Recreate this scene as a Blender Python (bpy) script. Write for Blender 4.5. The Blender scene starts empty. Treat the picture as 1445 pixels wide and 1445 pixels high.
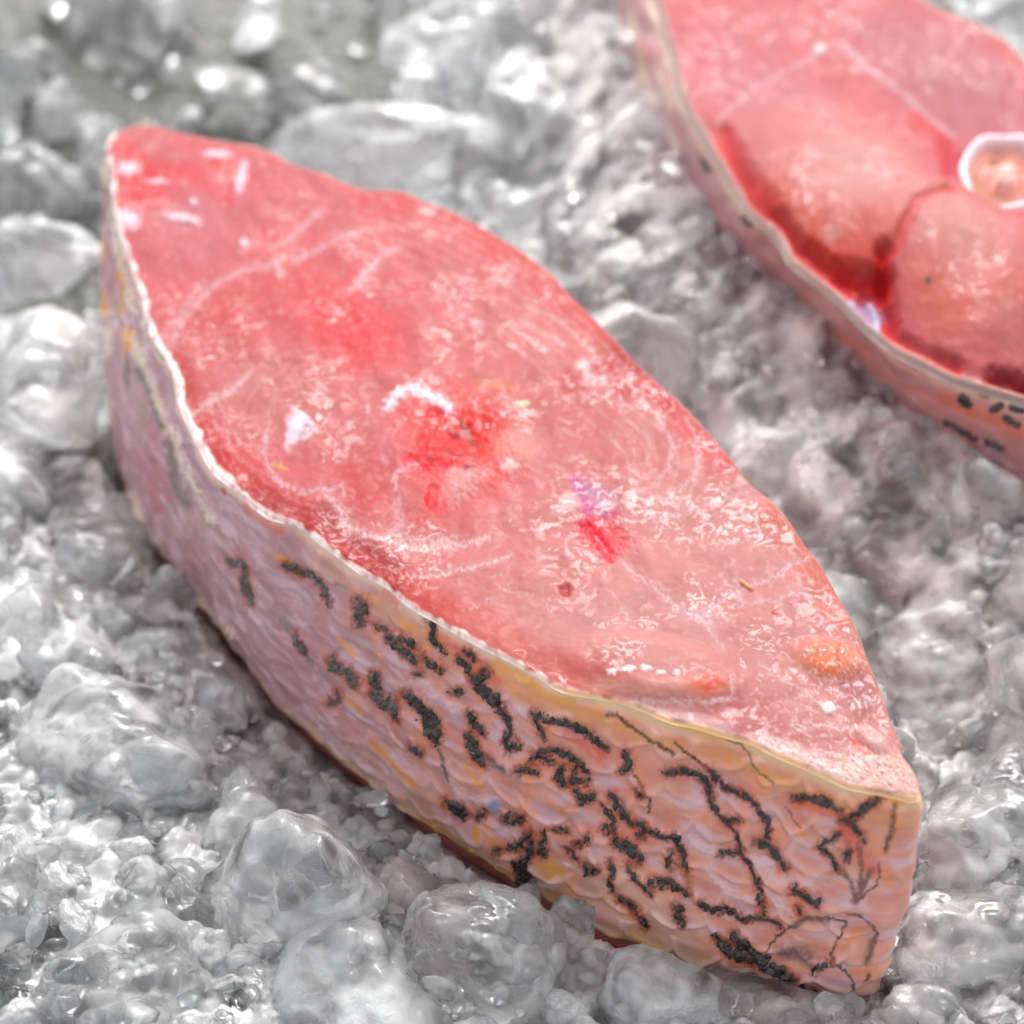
import bpy, bmesh, math, random
import numpy as np
from mathutils import Vector

# ------------------------------------------------------------------ camera, sky, sun
sc = bpy.context.scene
C = sc.collection
FPX, PITCH, DIST, H = 3259.0, math.radians(40.0), 0.407, 0.0455   # all lengths in metres
cp, sp = math.cos(PITCH), math.sin(PITCH)
CAM = np.array([0.0, -DIST * cp, H + DIST * sp])
RT, UP, FW = np.array([1.0, 0, 0]), np.array([0, sp, cp]), np.array([0, cp, -sp])

cd = bpy.data.cameras.new('camera')
cam = bpy.data.objects.new('camera', cd)
C.objects.link(cam)
cam.location = CAM
cam.rotation_euler = (math.radians(90) - PITCH, 0, 0)
cd.sensor_width = 36.0
cd.lens = FPX / 1445.0 * 36.0
cd.clip_start, cd.clip_end = 0.01, 50.0
cd.dof.use_dof = True
cd.dof.focus_distance = 0.384
cd.dof.aperture_fstop = 13.0
sc.camera = cam

SUN_EL, SUN_AZ = math.radians(43.5), math.radians(7)      # behind the fish, a little to the right
w = bpy.data.worlds.new('World')
sc.world = w
w.use_nodes = True
nt = w.node_tree
bg = nt.nodes['Background']
sky = nt.nodes.new('ShaderNodeTexSky')
sky.sky_type = 'NISHITA'
sky.sun_disc = False
sky.sun_elevation = SUN_EL
sky.sun_rotation = SUN_AZ
sky.air_density, sky.dust_density, sky.ozone_density = 1.0, 6.0, 1.0
hs = nt.nodes.new('ShaderNodeHueSaturation')             # overcast: the same sky, nearly grey
hs.inputs['Saturation'].default_value = 0.12
nt.links.new(sky.outputs[0], hs.inputs['Color'])
nt.links.new(hs.outputs[0], bg.inputs['Color'])
bg.inputs['Strength'].default_value = 0.15

sd = bpy.data.lights.new('sun', 'SUN')
sd.energy = 0.65
sd.angle = math.radians(18)
sd.color = (1.0, 0.965, 0.92)
sun = bpy.data.objects.new('sun', sd)
C.objects.link(sun)
sun.location = (0.2, 1, 1)
sdir = Vector((math.sin(SUN_AZ) * math.cos(SUN_EL), math.cos(SUN_AZ) * math.cos(SUN_EL), math.sin(SUN_EL)))
sun.rotation_euler = sdir.to_track_quat('Z', 'Y').to_euler()

vs = sc.view_settings
vs.view_transform, vs.look, vs.gamma, vs.use_curve_mapping = 'Standard', 'None', 1.0, False
vs.exposure = 1.14
cy = sc.cycles
cy.max_bounces, cy.transmission_bounces, cy.glossy_bounces, cy.diffuse_bounces = 14, 12, 4, 4
cy.use_denoising = True

# ------------------------------------------------------------------ helpers
rng = np.random.default_rng(7)
random.seed(7)


def unproj(px, py, z):
    """the point at height z seen at photograph pixel (px, py)"""
    px, py = np.asarray(px, float), np.asarray(py, float)
    d = ((px - 722.5)[..., None] * RT - (py - 722.5)[..., None] * UP) / FPX + FW
    t = (z - CAM[2]) / d[..., 2]
    return CAM + d * t[..., None]


def proj(P):
    q = P - CAM
    dz = q @ FW
    return np.stack([722.5 + FPX * (q @ RT) / dz, 722.5 - FPX * (q @ UP) / dz], -1)


def S(r, g, b):
    c = np.array([r, g, b]) / 255.0
    return np.where(c <= 0.04045, c / 12.92, ((c + 0.055) / 1.055) ** 2.4)


_perm = np.tile(np.random.default_rng(3).permutation(256), 3)
_g = np.random.default_rng(4).normal(size=(256, 3))
_g /= np.linalg.norm(_g, axis=1)[:, None]
_gx, _gy, _gz = [np.ascontiguousarray(_g[:, k], dtype=np.float32) for k in range(3)]
_an = np.random.default_rng(5).uniform(0, 2 * np.pi, 256)
_g2x, _g2y = np.cos(_an).astype(np.float32), np.sin(_an).astype(np.float32)
_perm = _perm.astype(np.int32)


def perlin(P, seed=0):
    P = np.asarray(P, np.float32)
    flat = P.shape[-1] == 2                                  # two-dimensional noise needs only four corners
    sh = P.shape[:-1]
    P = P.reshape(-1, P.shape[-1]) + np.float32(seed * 17.31)
    i = np.floor(P)
    f = P - i
    i = i.astype(np.int32) & 255
    u = f * f * f * (f * (f * 6 - 15) + 10)
    out = np.zeros(len(P), np.float32)
    for dx in (0, 1):
        wx = u[:, 0] if dx else 1 - u[:, 0]
        a = _perm[(i[:, 0] + dx) & 255]
        for dy in (0, 1):
            wxy = wx * (u[:, 1] if dy else 1 - u[:, 1])
            b = _perm[a + ((i[:, 1] + dy) & 255)]
            if flat:
                out += wxy * (_g2x[b] * (f[:, 0] - dx) + _g2y[b] * (f[:, 1] - dy))
                continue
            for dz in (0, 1):
                h_ = _perm[b + ((i[:, 2] + dz) & 255)]
                out += wxy * (u[:, 2] if dz else 1 - u[:, 2]) * (_gx[h_] * (f[:, 0] - dx) + _gy[h_] * (f[:, 1] - dy) + _gz[h_] * (f[:, 2] - dz))
    return (out * 1.5).reshape(sh).astype(float)


def fbm(P, o=3, seed=0):
    s, a, t = 0, 1.0, 0
    for k in range(o):
        s = s + a * perlin(np.asarray(P) * 2.0 ** k, seed + k)
        t += a
        a *= 0.5
    return s / t


def sst(a, b, x):
    t = np.clip((x - a) / (b - a), 0, 1)
    return t * t * (3 - 2 * t)


def resample(pts, n):
    """smooth curve through pts, n points by arc length"""
    p = np.asarray(pts, float)
    q = [p[0]]
    e = np.vstack([2 * p[0] - p[1], p, 2 * p[-1] - p[-2]])
    for k in range(1, len(e) - 2):
        for t in np.linspace(0, 1, 9)[1:]:
            a, b, c, d = e[k - 1], e[k], e[k + 1], e[k + 2]
            q.append(0.5 * (2 * b + (c - a) * t + (2 * a - 5 * b + 4 * c - d) * t * t + (3 * b - a - 3 * c + d) * t ** 3))
    q = np.array(q)
    s = np.r_[0, np.cumsum(np.linalg.norm(np.diff(q, axis=0), axis=1))]
    tt = np.linspace(0, s[-1], n)
    return np.stack([np.interp(tt, s, q[:, k]) for k in range(q.shape[1])], -1)


def segdist(P, pts):
    pts = np.asarray(pts, float)
    if len(pts) == 1:
        return np.linalg.norm(P - pts[0], axis=1)
    best = np.full(len(P), 1e9)
    for a, b in zip(pts[:-1], pts[1:]):
        d = b - a
        t = np.clip(((P - a) @ d) / max(d @ d, 1e-9), 0, 1)
        best = np.minimum(best, np.linalg.norm(P - a - t[:, None] * d, axis=1))
    return best


def near(P, pts, m):
    pts = np.asarray(pts, float)
    lo, hi = pts.min(0) - m, pts.max(0) + m
    return np.nonzero((P[:, 0] > lo[0]) & (P[:, 0] < hi[0]) & (P[:, 1] > lo[1]) & (P[:, 1] < hi[1]))[0]


def enrich(c, k=1.4):
    """spread the pigments of the flesh further apart round their mean"""
    m = S(222, 120, 114)
    return m * np.clip(c / m, 0.02, 4) ** k


class Paint:
    """colour (and relief) layers on the vertices of one surface"""
    def __init__(s, P, base):
        s.P, s.c, s.h = P, base.copy(), np.zeros(len(P))
        s.w = np.stack([fbm(P / 9.0, 3, 11), fbm(P / 9.0, 3, 21)], -1)
        s.n = fbm(P / 5.0, 2, 31)
        s.w2 = np.stack([fbm(P / 3.2, 2, 12), fbm(P / 3.2, 2, 22)], -1)

    def line(s, pts, r, col, a=1.0, soft=2.0, warp=3.0, h=0.0, broken=0.0):
        i = near(s.P, pts, r + soft * 2 + warp + 4)
        if not len(i):
            return
        d = segdist(s.P[i] + s.w[i] * warp + s.w2[i] * warp * 0.3, pts)
        m = 1 - sst(r - soft, r + soft, d)
        if broken:
            m = m * np.clip(1 - broken + broken * 2.4 * (s.n[i] + 0.35), 0, 1)
        s.mix(i, m, col, a, h)

    def blob(s, x, y, rx, ry, col, a=1.0, ang=0.0, soft=0.5, warp=4.0, h=0.0, rough=0.0):
        R = max(rx, ry) * (1 + soft) + warp + 4
        i = near(s.P, [(x, y)], R)
        if not len(i):
            return
        q = s.P[i] + s.w[i] * warp - (x, y)
        c_, s_ = math.cos(math.radians(ang)), math.sin(math.radians(ang))
        u, v = q[:, 0] * c_ + q[:, 1] * s_, -q[:, 0] * s_ + q[:, 1] * c_
        d = np.hypot(u / rx, v / ry) + rough * s.n[i]
        s.mix(i, 1 - sst(1 - soft, 1 + soft, d), col, a, h)

    def mix(s, i, m, col, a, h):
        if col is not None:
            k = (m * a)[:, None]
            s.c[i] = s.c[i] * (1 - k) + np.asarray(col) * k
        if h:
            s.h[i] += h * m


def mesh(name, V, F, cols=None, smooth=True):
    V, F = np.asarray(V, np.float32), np.asarray(F, np.int32)
    me = bpy.data.meshes.new(name)
    k = F.shape[1]
    me.vertices.add(len(V))
    me.vertices.foreach_set('co', V.ravel())
    me.loops.add(F.size)
    me.loops.foreach_set('vertex_index', F.ravel())
    me.polygons.add(len(F))
    me.polygons.foreach_set('loop_start', np.arange(0, F.size, k, dtype=np.int32))
    me.polygons.foreach_set('use_smooth', np.full(len(F), smooth))
    if cols is not None:
        at = me.color_attributes.new('Col', 'FLOAT_COLOR', 'POINT')
        at.data.foreach_set('color', np.c_[cols, np.ones(len(V))].astype(np.float32).ravel())
    me.update(calc_edges=True)
    me.validate()
    return me


def obj(name, me, mat=None, parent=None):
    o = bpy.data.objects.new(name, me)
    C.objects.link(o)
    if mat and me:
        me.materials.append(mat)
    if parent:
        o.parent = parent
    return o


def tag(o, label, cat, group=None):
    o['label'], o['category'] = label, cat
    if group:
        o['group'] = group


def grid_faces(nu, nv, wrap=False):
    a = np.arange(nu * nv).reshape(nu, nv)
    if wrap:
        a = np.vstack([a, a[:1]])
    return np.stack([a[:-1, :-1], a[1:, :-1], a[1:, 1:], a[:-1, 1:]], -1).reshape(-1, 4)


def normals(V, F):
    n = np.zeros_like(V)
    fn = np.cross(V[F[:, 2]] - V[F[:, 0]], V[F[:, 3]] - V[F[:, 1]])
    for k in range(4):
        np.add.at(n, F[:, k], fn)
    return n / (np.linalg.norm(n, axis=1)[:, None] + 1e-20)


# ------------------------------------------------------------------ materials
def mat(name):
    m = bpy.data.materials.new(name)
    m.use_nodes = True
    t = m.node_tree
    return m, t, t.nodes['Principled BSDF']


def N(t, kind, **kw):
    n = t.nodes.new(kind)
    for k, v in kw.items():
        if k in n.inputs:
            n.inputs[k].default_value = v
        else:
            setattr(n, k, v)
    return n


def ramp(t, src, a, b, lo=0.0, hi=1.0):
    r = N(t, 'ShaderNodeMapRange')
    r.interpolation_type = 'SMOOTHSTEP'
    for k, v in zip(('From Min', 'From Max', 'To Min', 'To Max'), (a, b, lo, hi)):
        r.inputs[k].default_value = v
    t.links.new(src, r.inputs['Value'])
    return r.outputs['Result']


def noise(t, scale, detail=3.0, rough=0.55, dist=0.0, vec=None):
    n = N(t, 'ShaderNodeTexNoise', Scale=scale, Detail=detail, Roughness=rough, Distortion=dist)
    if vec is not None:
        t.links.new(vec, n.inputs['Vector'])
    return n.outputs['Fac']


def math_(t, op, a, b):
    n = N(t, 'ShaderNodeMath', operation=op)
    for k, v in enumerate((a, b)):
        if isinstance(v, (int, float)):
            n.inputs[k].default_value = v
        else:
            t.links.new(v, n.inputs[k])
    return n.outputs[0]


def flesh_mat():
    m, t, b = mat('wet_raw_fish')
    vc = N(t, 'ShaderNodeVertexColor', layer_name='Col')
    co = N(t, 'ShaderNodeTexCoord').outputs['Object']
    t.links.new(vc.outputs['Color'], b.inputs['Base Color'])
    b.inputs['Subsurface Weight'].default_value = 0.45
    b.inputs['Subsurface Radius'].default_value = (1.0, 0.35, 0.28)
    b.inputs['Subsurface Scale'].default_value = 0.0018
    b.inputs['Roughness'].default_value = 0.5
    b.inputs['IOR'].default_value = 1.12
    b.inputs['Coat Weight'].default_value = 0.55
    b.inputs['Coat IOR'].default_value = 1.36
    b.inputs['Coat Roughness'].default_value = 0.10
    n1 = noise(t, 480, 3, 0.55, 1.2, co)
    n2 = noise(t, 60, 3, 0.6, 0.0, co)
    wet = ramp(t, n2, 0.36, 0.62, 0.12, 0.8)
    film = ramp(t, noise(t, 340, 4, 0.58, 1.8, co), 0.485, 0.53)          # a broken film of water: flat shiny islands
    film2 = math_(t, 'MULTIPLY', film, ramp(t, n2, 0.42, 0.62, 0.12, 1.0))
    t.links.new(math_(t, 'ADD', 0.04, math_(t, 'MULTIPLY', film2, 0.36)), b.inputs['Coat Weight'])
    bp = N(t, 'ShaderNodeBump', Strength=1.0, Distance=0.00016)
    t.links.new(math_(t, 'ADD', math_(t, 'MULTIPLY', n1, math_(t, 'MULTIPLY', wet, 0.6)), math_(t, 'MULTIPLY', film, 0.4)), bp.inputs['Height'])
    t.links.new(bp.outputs[0], b.inputs['Coat Normal'])
    bp2 = N(t, 'ShaderNodeBump', Strength=0.4, Distance=0.00004)
    t.links.new(n1, bp2.inputs['Height'])
    t.links.new(bp2.outputs[0], b.inputs['Normal'])
    return m


def skin_mat():
    m, t, b = mat('scraped_fish_skin')
    vc = N(t, 'ShaderNodeVertexColor', layer_name='Col')
    co = N(t, 'ShaderNodeTexCoord').outputs['Object']
    t.links.new(vc.outputs['Color'], b.inputs['Base Color'])
    b.inputs['Subsurface Weight'].default_value = 0.25
    b.inputs['Subsurface Radius'].default_value = (1.0, 0.4, 0.3)
    b.inputs['Subsurface Scale'].default_value = 0.002
    b.inputs['Roughness'].default_value = 0.38
    b.inputs['IOR'].default_value = 1.4
    b.inputs['Coat Weight'].default_value = 0.6
    b.inputs['Coat Roughness'].default_value = 0.10
    n1 = noise(t, 900, 3, 0.6, 0.3, co)
    bp = N(t, 'ShaderNodeBump', Strength=0.5, Distance=0.00008)
    t.links.new(n1, bp.inputs['Height'])
    t.links.new(bp.outputs[0], b.inputs['Normal'])
    return m


def flake_mat(k=1.0):
    m, t, b = mat('dark_pigment')
    co = N(t, 'ShaderNodeTexCoord').outputs['Object']
    n = noise(t, 700, 4, 0.65, 0.5, co)
    cr = N(t, 'ShaderNodeValToRGB')
    cr.color_ramp.elements[0].position, cr.color_ramp.elements[0].color = 0.40, (0.006 * k, 0.005 * k, 0.0045 * k, 1)
    cr.color_ramp.elements[1].position, cr.color_ramp.elements[1].color = 0.74, (0.085 * k ** 0.6, 0.070 * k ** 0.6, 0.060 * k ** 0.6, 1)
    t.links.new(n, cr.inputs[0])
    t.links.new(cr.outputs[0], b.inputs['Base Color'])
    b.inputs['Roughness'].default_value = 0.28
    b.inputs['Coat Weight'].default_value = 0.4
    b.inputs['Coat Roughness'].default_value = 0.12
    bp = N(t, 'ShaderNodeBump', Strength=0.8, Distance=0.00018)
    t.links.new(noise(t, 1100, 3, 0.6, 0.8, co), bp.inputs['Height'])
    t.links.new(bp.outputs[0], b.inputs['Normal'])
    return m


def ice_mat(name, t_lo, t_hi, grain, base=(0.80, 0.812, 0.82), sss=0.6, scale=1.0, grit=1.0, tint=False):
    m, t, b = mat(name)
    co = N(t, 'ShaderNodeTexCoord').outputs['Object']
    b.inputs['Base Color'].default_value = (*base, 1)
    b.inputs['IOR'].default_value = 1.31
    b.inputs['Subsurface Weight'].default_value = sss
    b.inputs['Subsurface Radius'].default_value = (0.9, 1.0, 1.0)
    b.inputs['Subsurface Scale'].default_value = 0.004
    n = noise(t, 70 * scale, 3, 0.5, 0.4, co)
    clear = ramp(t, n, 0.36, 0.62, t_lo, t_hi)
    patch = ramp(t, noise(t, 55 * scale, 2, 0.5, 0, co), 0.46, 0.6, 0.0, grit)
    t.links.new(math_(t, 'MULTIPLY', clear, math_(t, 'SUBTRACT', 1.0, math_(t, 'MULTIPLY', patch, 0.35))), b.inputs['Transmission Weight'])
    b.inputs['Roughness'].default_value = 0.05
    if tint:                                                   # pink light through the fish, painted into the ice colour
        vc = N(t, 'ShaderNodeVertexColor', layer_name='Col')
        t.links.new(vc.outputs['Color'], b.inputs['Base Color'])
    g = math_(t, 'MULTIPLY', noise(t, 560 * scale, 3, 0.6, 0.6, co), patch)
    g = math_(t, 'ADD', g, math_(t, 'MULTIPLY', noise(t, 130 * scale, 2, 0.45, 0.4, co), 1.0))
    bp = N(t, 'ShaderNodeBump', Strength=1.0, Distance=grain)
    t.links.new(g, bp.inputs['Height'])
    t.links.new(bp.outputs[0], b.inputs['Normal'])
    return m


M_FLESH, M_SKIN, M_FLAKE, M_FLAKE2 = flesh_mat(), skin_mat(), flake_mat(), flake_mat(5.0)
M_ICE = ice_mat('melting_ice', 0.74, 1.0, 0.0004, (0.88, 0.888, 0.892), sss=0.08)
M_CLEAR = ice_mat('clear_ice', 0.88, 1.0, 0.00035, (0.95, 0.957, 0.96), sss=0.0, grit=0.5)
M_SNOW = ice_mat('crushed_ice', 0.6, 0.97, 0.0007, (0.85, 0.857, 0.862), 0.1, 1.4, 1.5)
M_BED = ice_mat('slushy_ice', 0.5, 0.9, 0.0005, sss=0.15, scale=1.4, grit=1.6, tint=True)
M_PINK = ice_mat('pink_lit_ice', 0.85, 1.0, 0.0004, (0.95, 0.85, 0.85), sss=0.0, grit=0.6)  # base colour carries the pink light coming through the flesh


def table_mat():
    m, t, b = mat('wet_dark_stone')
    co = N(t, 'ShaderNodeTexCoord').outputs['Object']
    cr = N(t, 'ShaderNodeValToRGB')
    cr.color_ramp.elements[0].color = (0.006, 0.006, 0.0052, 1)
    cr.color_ramp.elements[1].color = (0.040, 0.040, 0.036, 1)
    t.links.new(noise(t, 45, 6, 0.65, 0.3, co), cr.inputs[0])
    t.links.new(cr.outputs[0], b.inputs['Base Color'])
    b.inputs['Roughness'].default_value = 0.45
    bp = N(t, 'ShaderNodeBump', Strength=1.0, Distance=0.004)
    t.links.new(noise(t, 160, 4, 0.6, 0, co), bp.inputs['Height'])
    t.links.new(bp.outputs[0], b.inputs['Normal'])
    return m


M_TABLE = table_mat()

# ------------------------------------------------------------------ outlines (photograph pixels, each on its own height)
L1 = [(163, 184), (152, 194), (150, 212), (154, 240), (158, 276), (169, 336), (186, 378), (206, 450), (212, 474), (234, 508), (245, 535), (254, 576),
      (277, 624), (298, 663), (328, 688), (348, 707), (380, 730), (420, 741), (447, 762), (478, 785), (509, 808), (545, 827),
      (569, 848), (596, 866), (613, 875), (642, 891), (680, 912), (720, 932), (762, 955), (780, 968), (803, 977), (849, 985),
      (899, 998), (944, 1017), (976, 1024), (1027, 1039), (1061, 1048), (1088, 1062), (1136, 1083), (1165, 1096), (1196, 1110),
      (1228, 1117), (1255, 1122), (1285, 1129), (1297, 1127), (1301, 1118)]
R1 = [(163, 184), (178, 178), (199, 172), (218, 174), (245, 182), (286, 191), (317, 197), (359, 203), (390, 216), (405, 225), (428, 235),
      (455, 241), (483, 254), (519, 265), (538, 265), (572, 269), (602, 283), (630, 292), (677, 316), (732, 349), (774, 380),
      (799, 408), (836, 444), (871, 480), (902, 513), (929, 538), (965, 569), (998, 605), (1033, 646), (1060, 681), (1089, 704),
      (1110, 727), (1139, 771), (1149, 780), (1168, 811), (1185, 843), (1202, 870), (1214, 896), (1222, 920), (1234, 950),
      (1246, 979), (1253, 1003), (1268, 1037), (1275, 1064), (1287, 1080), (1296, 1098), (1301, 1118)]
B1 = [(153, 520), (154, 560), (162, 635), (173, 672), (187, 722), (214, 762), (239, 797), (266, 835), (304, 874), (325, 912), (352, 943),
      (383, 981), (410, 1012), (441, 1039), (461, 1055), (503, 1092), (538, 1119), (580, 1150), (620, 1178), (661, 1203),
      (703, 1228), (728, 1245), (769, 1266), (800, 1279), (823, 1297), (846, 1312), (875, 1323), (907, 1333), (932, 1346),
      (963, 1355), (996, 1368), (1046, 1382), (1080, 1395), (1108, 1403), (1150, 1408), (1185, 1409), (1228, 1405), (1240, 1396)]
L2 = [(880, -150), (893, -130), (905, -70), (915, -30), (924, 0), (945, 71), (957, 125), (974, 166), (999, 208), (1024, 249), (1053, 299), (1094, 332),
      (1115, 370), (1169, 411), (1219, 461), (1260, 494), (1302, 515), (1343, 536), (1443, 566), (1560, 612), (1700, 690), (1800, 765), (1812, 760)]
R2 = [(880, -150), (900, -160), (1000, -135), (1150, -85), (1260, -30), (1322, 3), (1385, 29), (1426, 54), (1443, 75), (1550, 190), (1650, 330), (1740, 500),
      (1790, 640), (1812, 760)]
M2 = [(828, -100), (835, -75), (850, -40), (860, -18), (868, 0), (882, 83), (903, 145), (945, 228), (982, 286), (1032, 353), (1094, 403),
      (1156, 457), (1210, 512), (1260, 568), (1310, 606), (1360, 640), (1445, 690), (1570, 760), (1700, 840), (1790, 900), (1800, 895)]


def lens(L, R, z, nu, nv):
    """grid between two outlines at height z: world points, pixels, side parameter"""
    l, r = unproj(*resample(L, nu).T, z), unproj(*resample(R, nu).T, z)
    v = np.linspace(0, 1, nv)
    V = l[:, None] * (1 - v)[None, :, None] + r[:, None] * v[None, :, None]
    return V, l, r


# ================================================================== front fish steak
steak = obj('fish_steak', None)
tag(steak, 'thick raw fish steak with black-flecked skin lying whole in front on ice', 'fish steak')

NU, NV = 760, 300
V, l1, r1 = lens(L1, R1, H, NU, NV)
V = V.reshape(-1, 3)
P = proj(V)
dl = segdist(P, L1[::1])
dr = segdist(P, R1[::1])
x, y = P[:, 0], P[:, 1]
# base colour: redder at the upper left and along the edges, paler salmon at the lower right
ax = ((x - 155) * 1145 + (y - 185) * 925) / (1145 ** 2 + 925 ** 2)
base = S(222, 104, 106) * (1 - sst(0.25, 0.75, ax))[:, None] + S(222, 134, 130) * sst(0.25, 0.75, ax)[:, None]
big = fbm(P / 70.0, 3, 5)
fine = fbm(P / np.array([16.0, 9.0]), 3, 6)
fib = fbm(np.stack([(x * 0.778 + y * 0.629) / 26.0, (-x * 0.629 + y * 0.778) / 3.0], -1), 3, 8)
base = base * (1 + 0.12 * big + 0.04 * fine + 0.05 * fib)[:, None]
base = base * np.stack([1 + 0.02 * big, 1 + 0.08 * fine + 0.10 * fib, 1 + 0.08 * fine + 0.12 * fib], -1)
pt = Paint(P, np.clip(base, 0.01, 0.95))
WH, LI = S(244, 220, 220), S(234, 200, 212)
RED, CRIM, DARK, COR = S(222, 0, 8) * 1.25, S(206, 24, 42), S(150, 8, 20), S(228, 78, 72)
# zones
pt.line([(520, 275), (600, 290), (700, 340), (790, 415), (880, 505), (960, 590), (1020, 650)], 22, S(222, 76, 74), 0.75, 18, 8)
pt.line([(1090, 730), (1150, 810), (1190, 870)], 18, S(222, 104, 84), 0.7, 14, 8)
pt.line([(245, 520), (258, 570), (285, 630), (330, 680), (400, 720), (470, 770), (560, 825), (620, 865)], 26, S(212, 58, 52), 0.8, 18, 8)
pt.line([(600, 850), (700, 900), (800, 945), (860, 960)], 26, S(218, 92, 78), 0.55, 20, 8)
pt.blob(300, 470, 60, 90, S(218, 84, 76), 0.6, 60, 0.6, 14)
pt.blob(330, 660, 45, 30, S(214, 66, 58), 0.7, 30, 0.6, 10)
pt.blob(560, 700, 110, 40, S(214, 66, 60), 0.55, 25, 0.6, 14)
pt.blob(495, 460, 75, 45, S(238, 58, 66), 0.75, 25, 0.7, 14)
pt.blob(430, 400, 90, 50, S(228, 92, 92), 0.5, 20, 0.7, 14)
pt.blob(205, 265, 38, 22, S(240, 38, 48), 0.85, 10, 0.6, 10, rough=0.3)
pt.line([(170, 205), (215, 240), (270, 245), (320, 280)], 12, S(240, 60, 66), 0.7, 10, 8, broken=0.5)
pt.blob(310, 232, 22, 7, S(238, 54, 62), 0.7, 0, 0.6, 6)
pt.blob(280, 320, 80, 60, S(216, 120, 128), 0.5, 0, 0.7, 14)
pt.blob(390, 560, 120, 60, S(214, 122, 118), 0.65, 20, 0.7, 14)
pt.blob(690, 560, 130, 45, S(222, 106, 100), 0.5, 10, 0.7, 14)
pt.blob(820, 610, 130, 75, S(214, 110, 108), 0.7, 25, 0.6, 14)
pt.blob(1000, 760, 110, 50, S(220, 134, 130), 0.8, 30, 0.6, 14)
pt.blob(900, 890, 150, 60, S(220, 138, 134), 0.7, 15, 0.6, 14)
pt.blob(1100, 960, 110, 60, S(218, 132, 128), 0.7, 40, 0.6, 14)
pt.blob(1213, 976, 38, 26, S(198, 112, 112), 0.8, 60, 0.35, 5)
pt.blob(1060, 1010, 90, 28, S(208, 112, 112), 0.7, 20, 0.5, 10)
# dark red muscle by the lateral line, both sides
pt.line([(352, 694), (400, 712), (440, 728), (462, 738)], 12, S(196, 16, 34), 0.9, 8, 9)
pt.line([(455, 715), (470, 735), (520, 775), (560, 800)], 12, S(176, 28, 40), 0.7, 9, 10)
pt.line([(340, 700), (420, 735), (500, 790), (560, 830)], 9, S(196, 36, 42), 0.7, 7, 6)
pt.line([(800, 540), (835, 528), (870, 510), (905, 520)], 13, CRIM, 0.8, 11, 8)
pt.line([(870, 545), (905, 556), (940, 575)], 10, CRIM, 0.75, 9, 8)
pt.blob(875, 505, 36, 20, S(200, 44, 44), 0.7, 40, 0.7, 8)
pt.blob(850, 490, 12, 9, S(190, 110, 40), 0.5, 40, 0.7, 5)
pt.blob(700, 543, 26, 8, S(228, 120, 60), 0.6, 8, 0.7, 6)
pt.c = enrich(pt.c)
# the bloody backbone remains
pt.blob(650, 622, 78, 62, S(244, 54, 56) * 1.25, 0.8, 25, 0.6, 14, h=0.0003, rough=0.3)
pt.blob(655, 612, 46, 38, RED, 0.99, 15, 0.25, 16, rough=0.25)
pt.blob(640, 628, 58, 26, RED, 0.85, 30, 0.3, 16, rough=0.5)
pt.blob(655, 612, 44, 36, None, 0, 15, 0.8, 2, h=-0.0012)
pt.line([(612, 585), (606, 610), (590, 640), (575, 652)], 9, S(226, 10, 30) * 1.8, 0.9, 5, 8, h=-0.0002)
pt.line([(590, 655), (640, 662), (625, 690), (614, 708)], 13, S(226, 22, 44) * 1.7, 0.85, 9, 9, h=-0.0002)
pt.line([(612, 690), (608, 712)], 6, S(214, 14, 24) * 1.8, 0.9, 4, 4, h=-0.0004)
pt.line([(690, 595), (712, 603), (722, 600)], 5, RED, 0.9, 3, 5)
for bx, by, br in ((630, 640, 16), (612, 625, 9), (655, 650, 12), (622, 575, 7), (665, 655, 8), (600, 645, 12)):
    pt.blob(bx, by, br, br * 0.7, S(246, 110, 106) * 1.1, 0.4, 20, 0.4, 8, h=0.0003, rough=0.5)
for bx, by in ((654, 622), (672, 605), (640, 608), (680, 630), (664, 592), (648, 636), (690, 615)):
    pt.blob(bx, by, 6, 4, S(250, 70, 70) * 1.2, 0.3, 30, 0.5, 5, h=0.0002)
for a_ in ([(630, 600), (648, 612), (662, 606)], [(650, 590), (660, 615), (680, 628)], [(625, 632), (642, 640), (668, 640)], [(600, 640), (612, 652)]):
    pt.line(a_, 3.5, S(170, 0, 6), 0.85, 3, 6)
pt.blob(730, 630, 36, 26, S(238, 166, 152), 0.7, 20, 0.7, 10, h=0.0002, rough=0.3)
pt.blob(650, 680, 34, 20, S(240, 180, 176), 0.7, -30, 0.7, 10, h=0.0002, rough=0.3)
pt.blob(720, 658, 12, 7, WH, 0.8, 0, 0.5, 6)
pt.blob(850, 752, 34, 22, S(240, 44, 66) * 1.3, 0.8, 30, 0.6, 12, h=-0.0004, rough=0.5)
pt.line([(830, 745), (848, 762), (860, 785)], 8, S(240, 16, 50) * 1.5, 0.9, 5, 8, h=-0.0005, broken=0.4)
pt.blob(838, 702, 34, 20, S(208, 140, 170), 0.85, 35, 0.5, 6)
pt.line([(808, 675), (820, 690), (826, 708), (832, 722)], 6, S(214, 74, 150), 0.8, 5, 5)
pt.blob(866, 724, 9, 7, S(222, 72, 116), 0.8, 0, 0.6, 4)
pt.blob(800, 712, 20, 10, S(238, 210, 206), 0.7, -30, 0.6, 6)
pt.blob(798, 833, 9, 9, S(206, 40, 34), 0.85, 0, 0.4, 4, h=-0.0004)
pt.blob(1093, 864, 5, 3, S(180, 14, 24), 0.95, 0, 0.4, 1)
pt.line([(1047, 822), (1060, 831)], 2.5, S(246, 176, 70), 0.95, 1.2, 0.5, h=0.0004)
pt.line([(732, 570), (745, 568)], 3, S(246, 190, 120), 0.9, 2, 2)
pt.line([(385, 655), (405, 661)], 2.2, S(244, 170, 60), 0.9, 1.2, 1)
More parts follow.
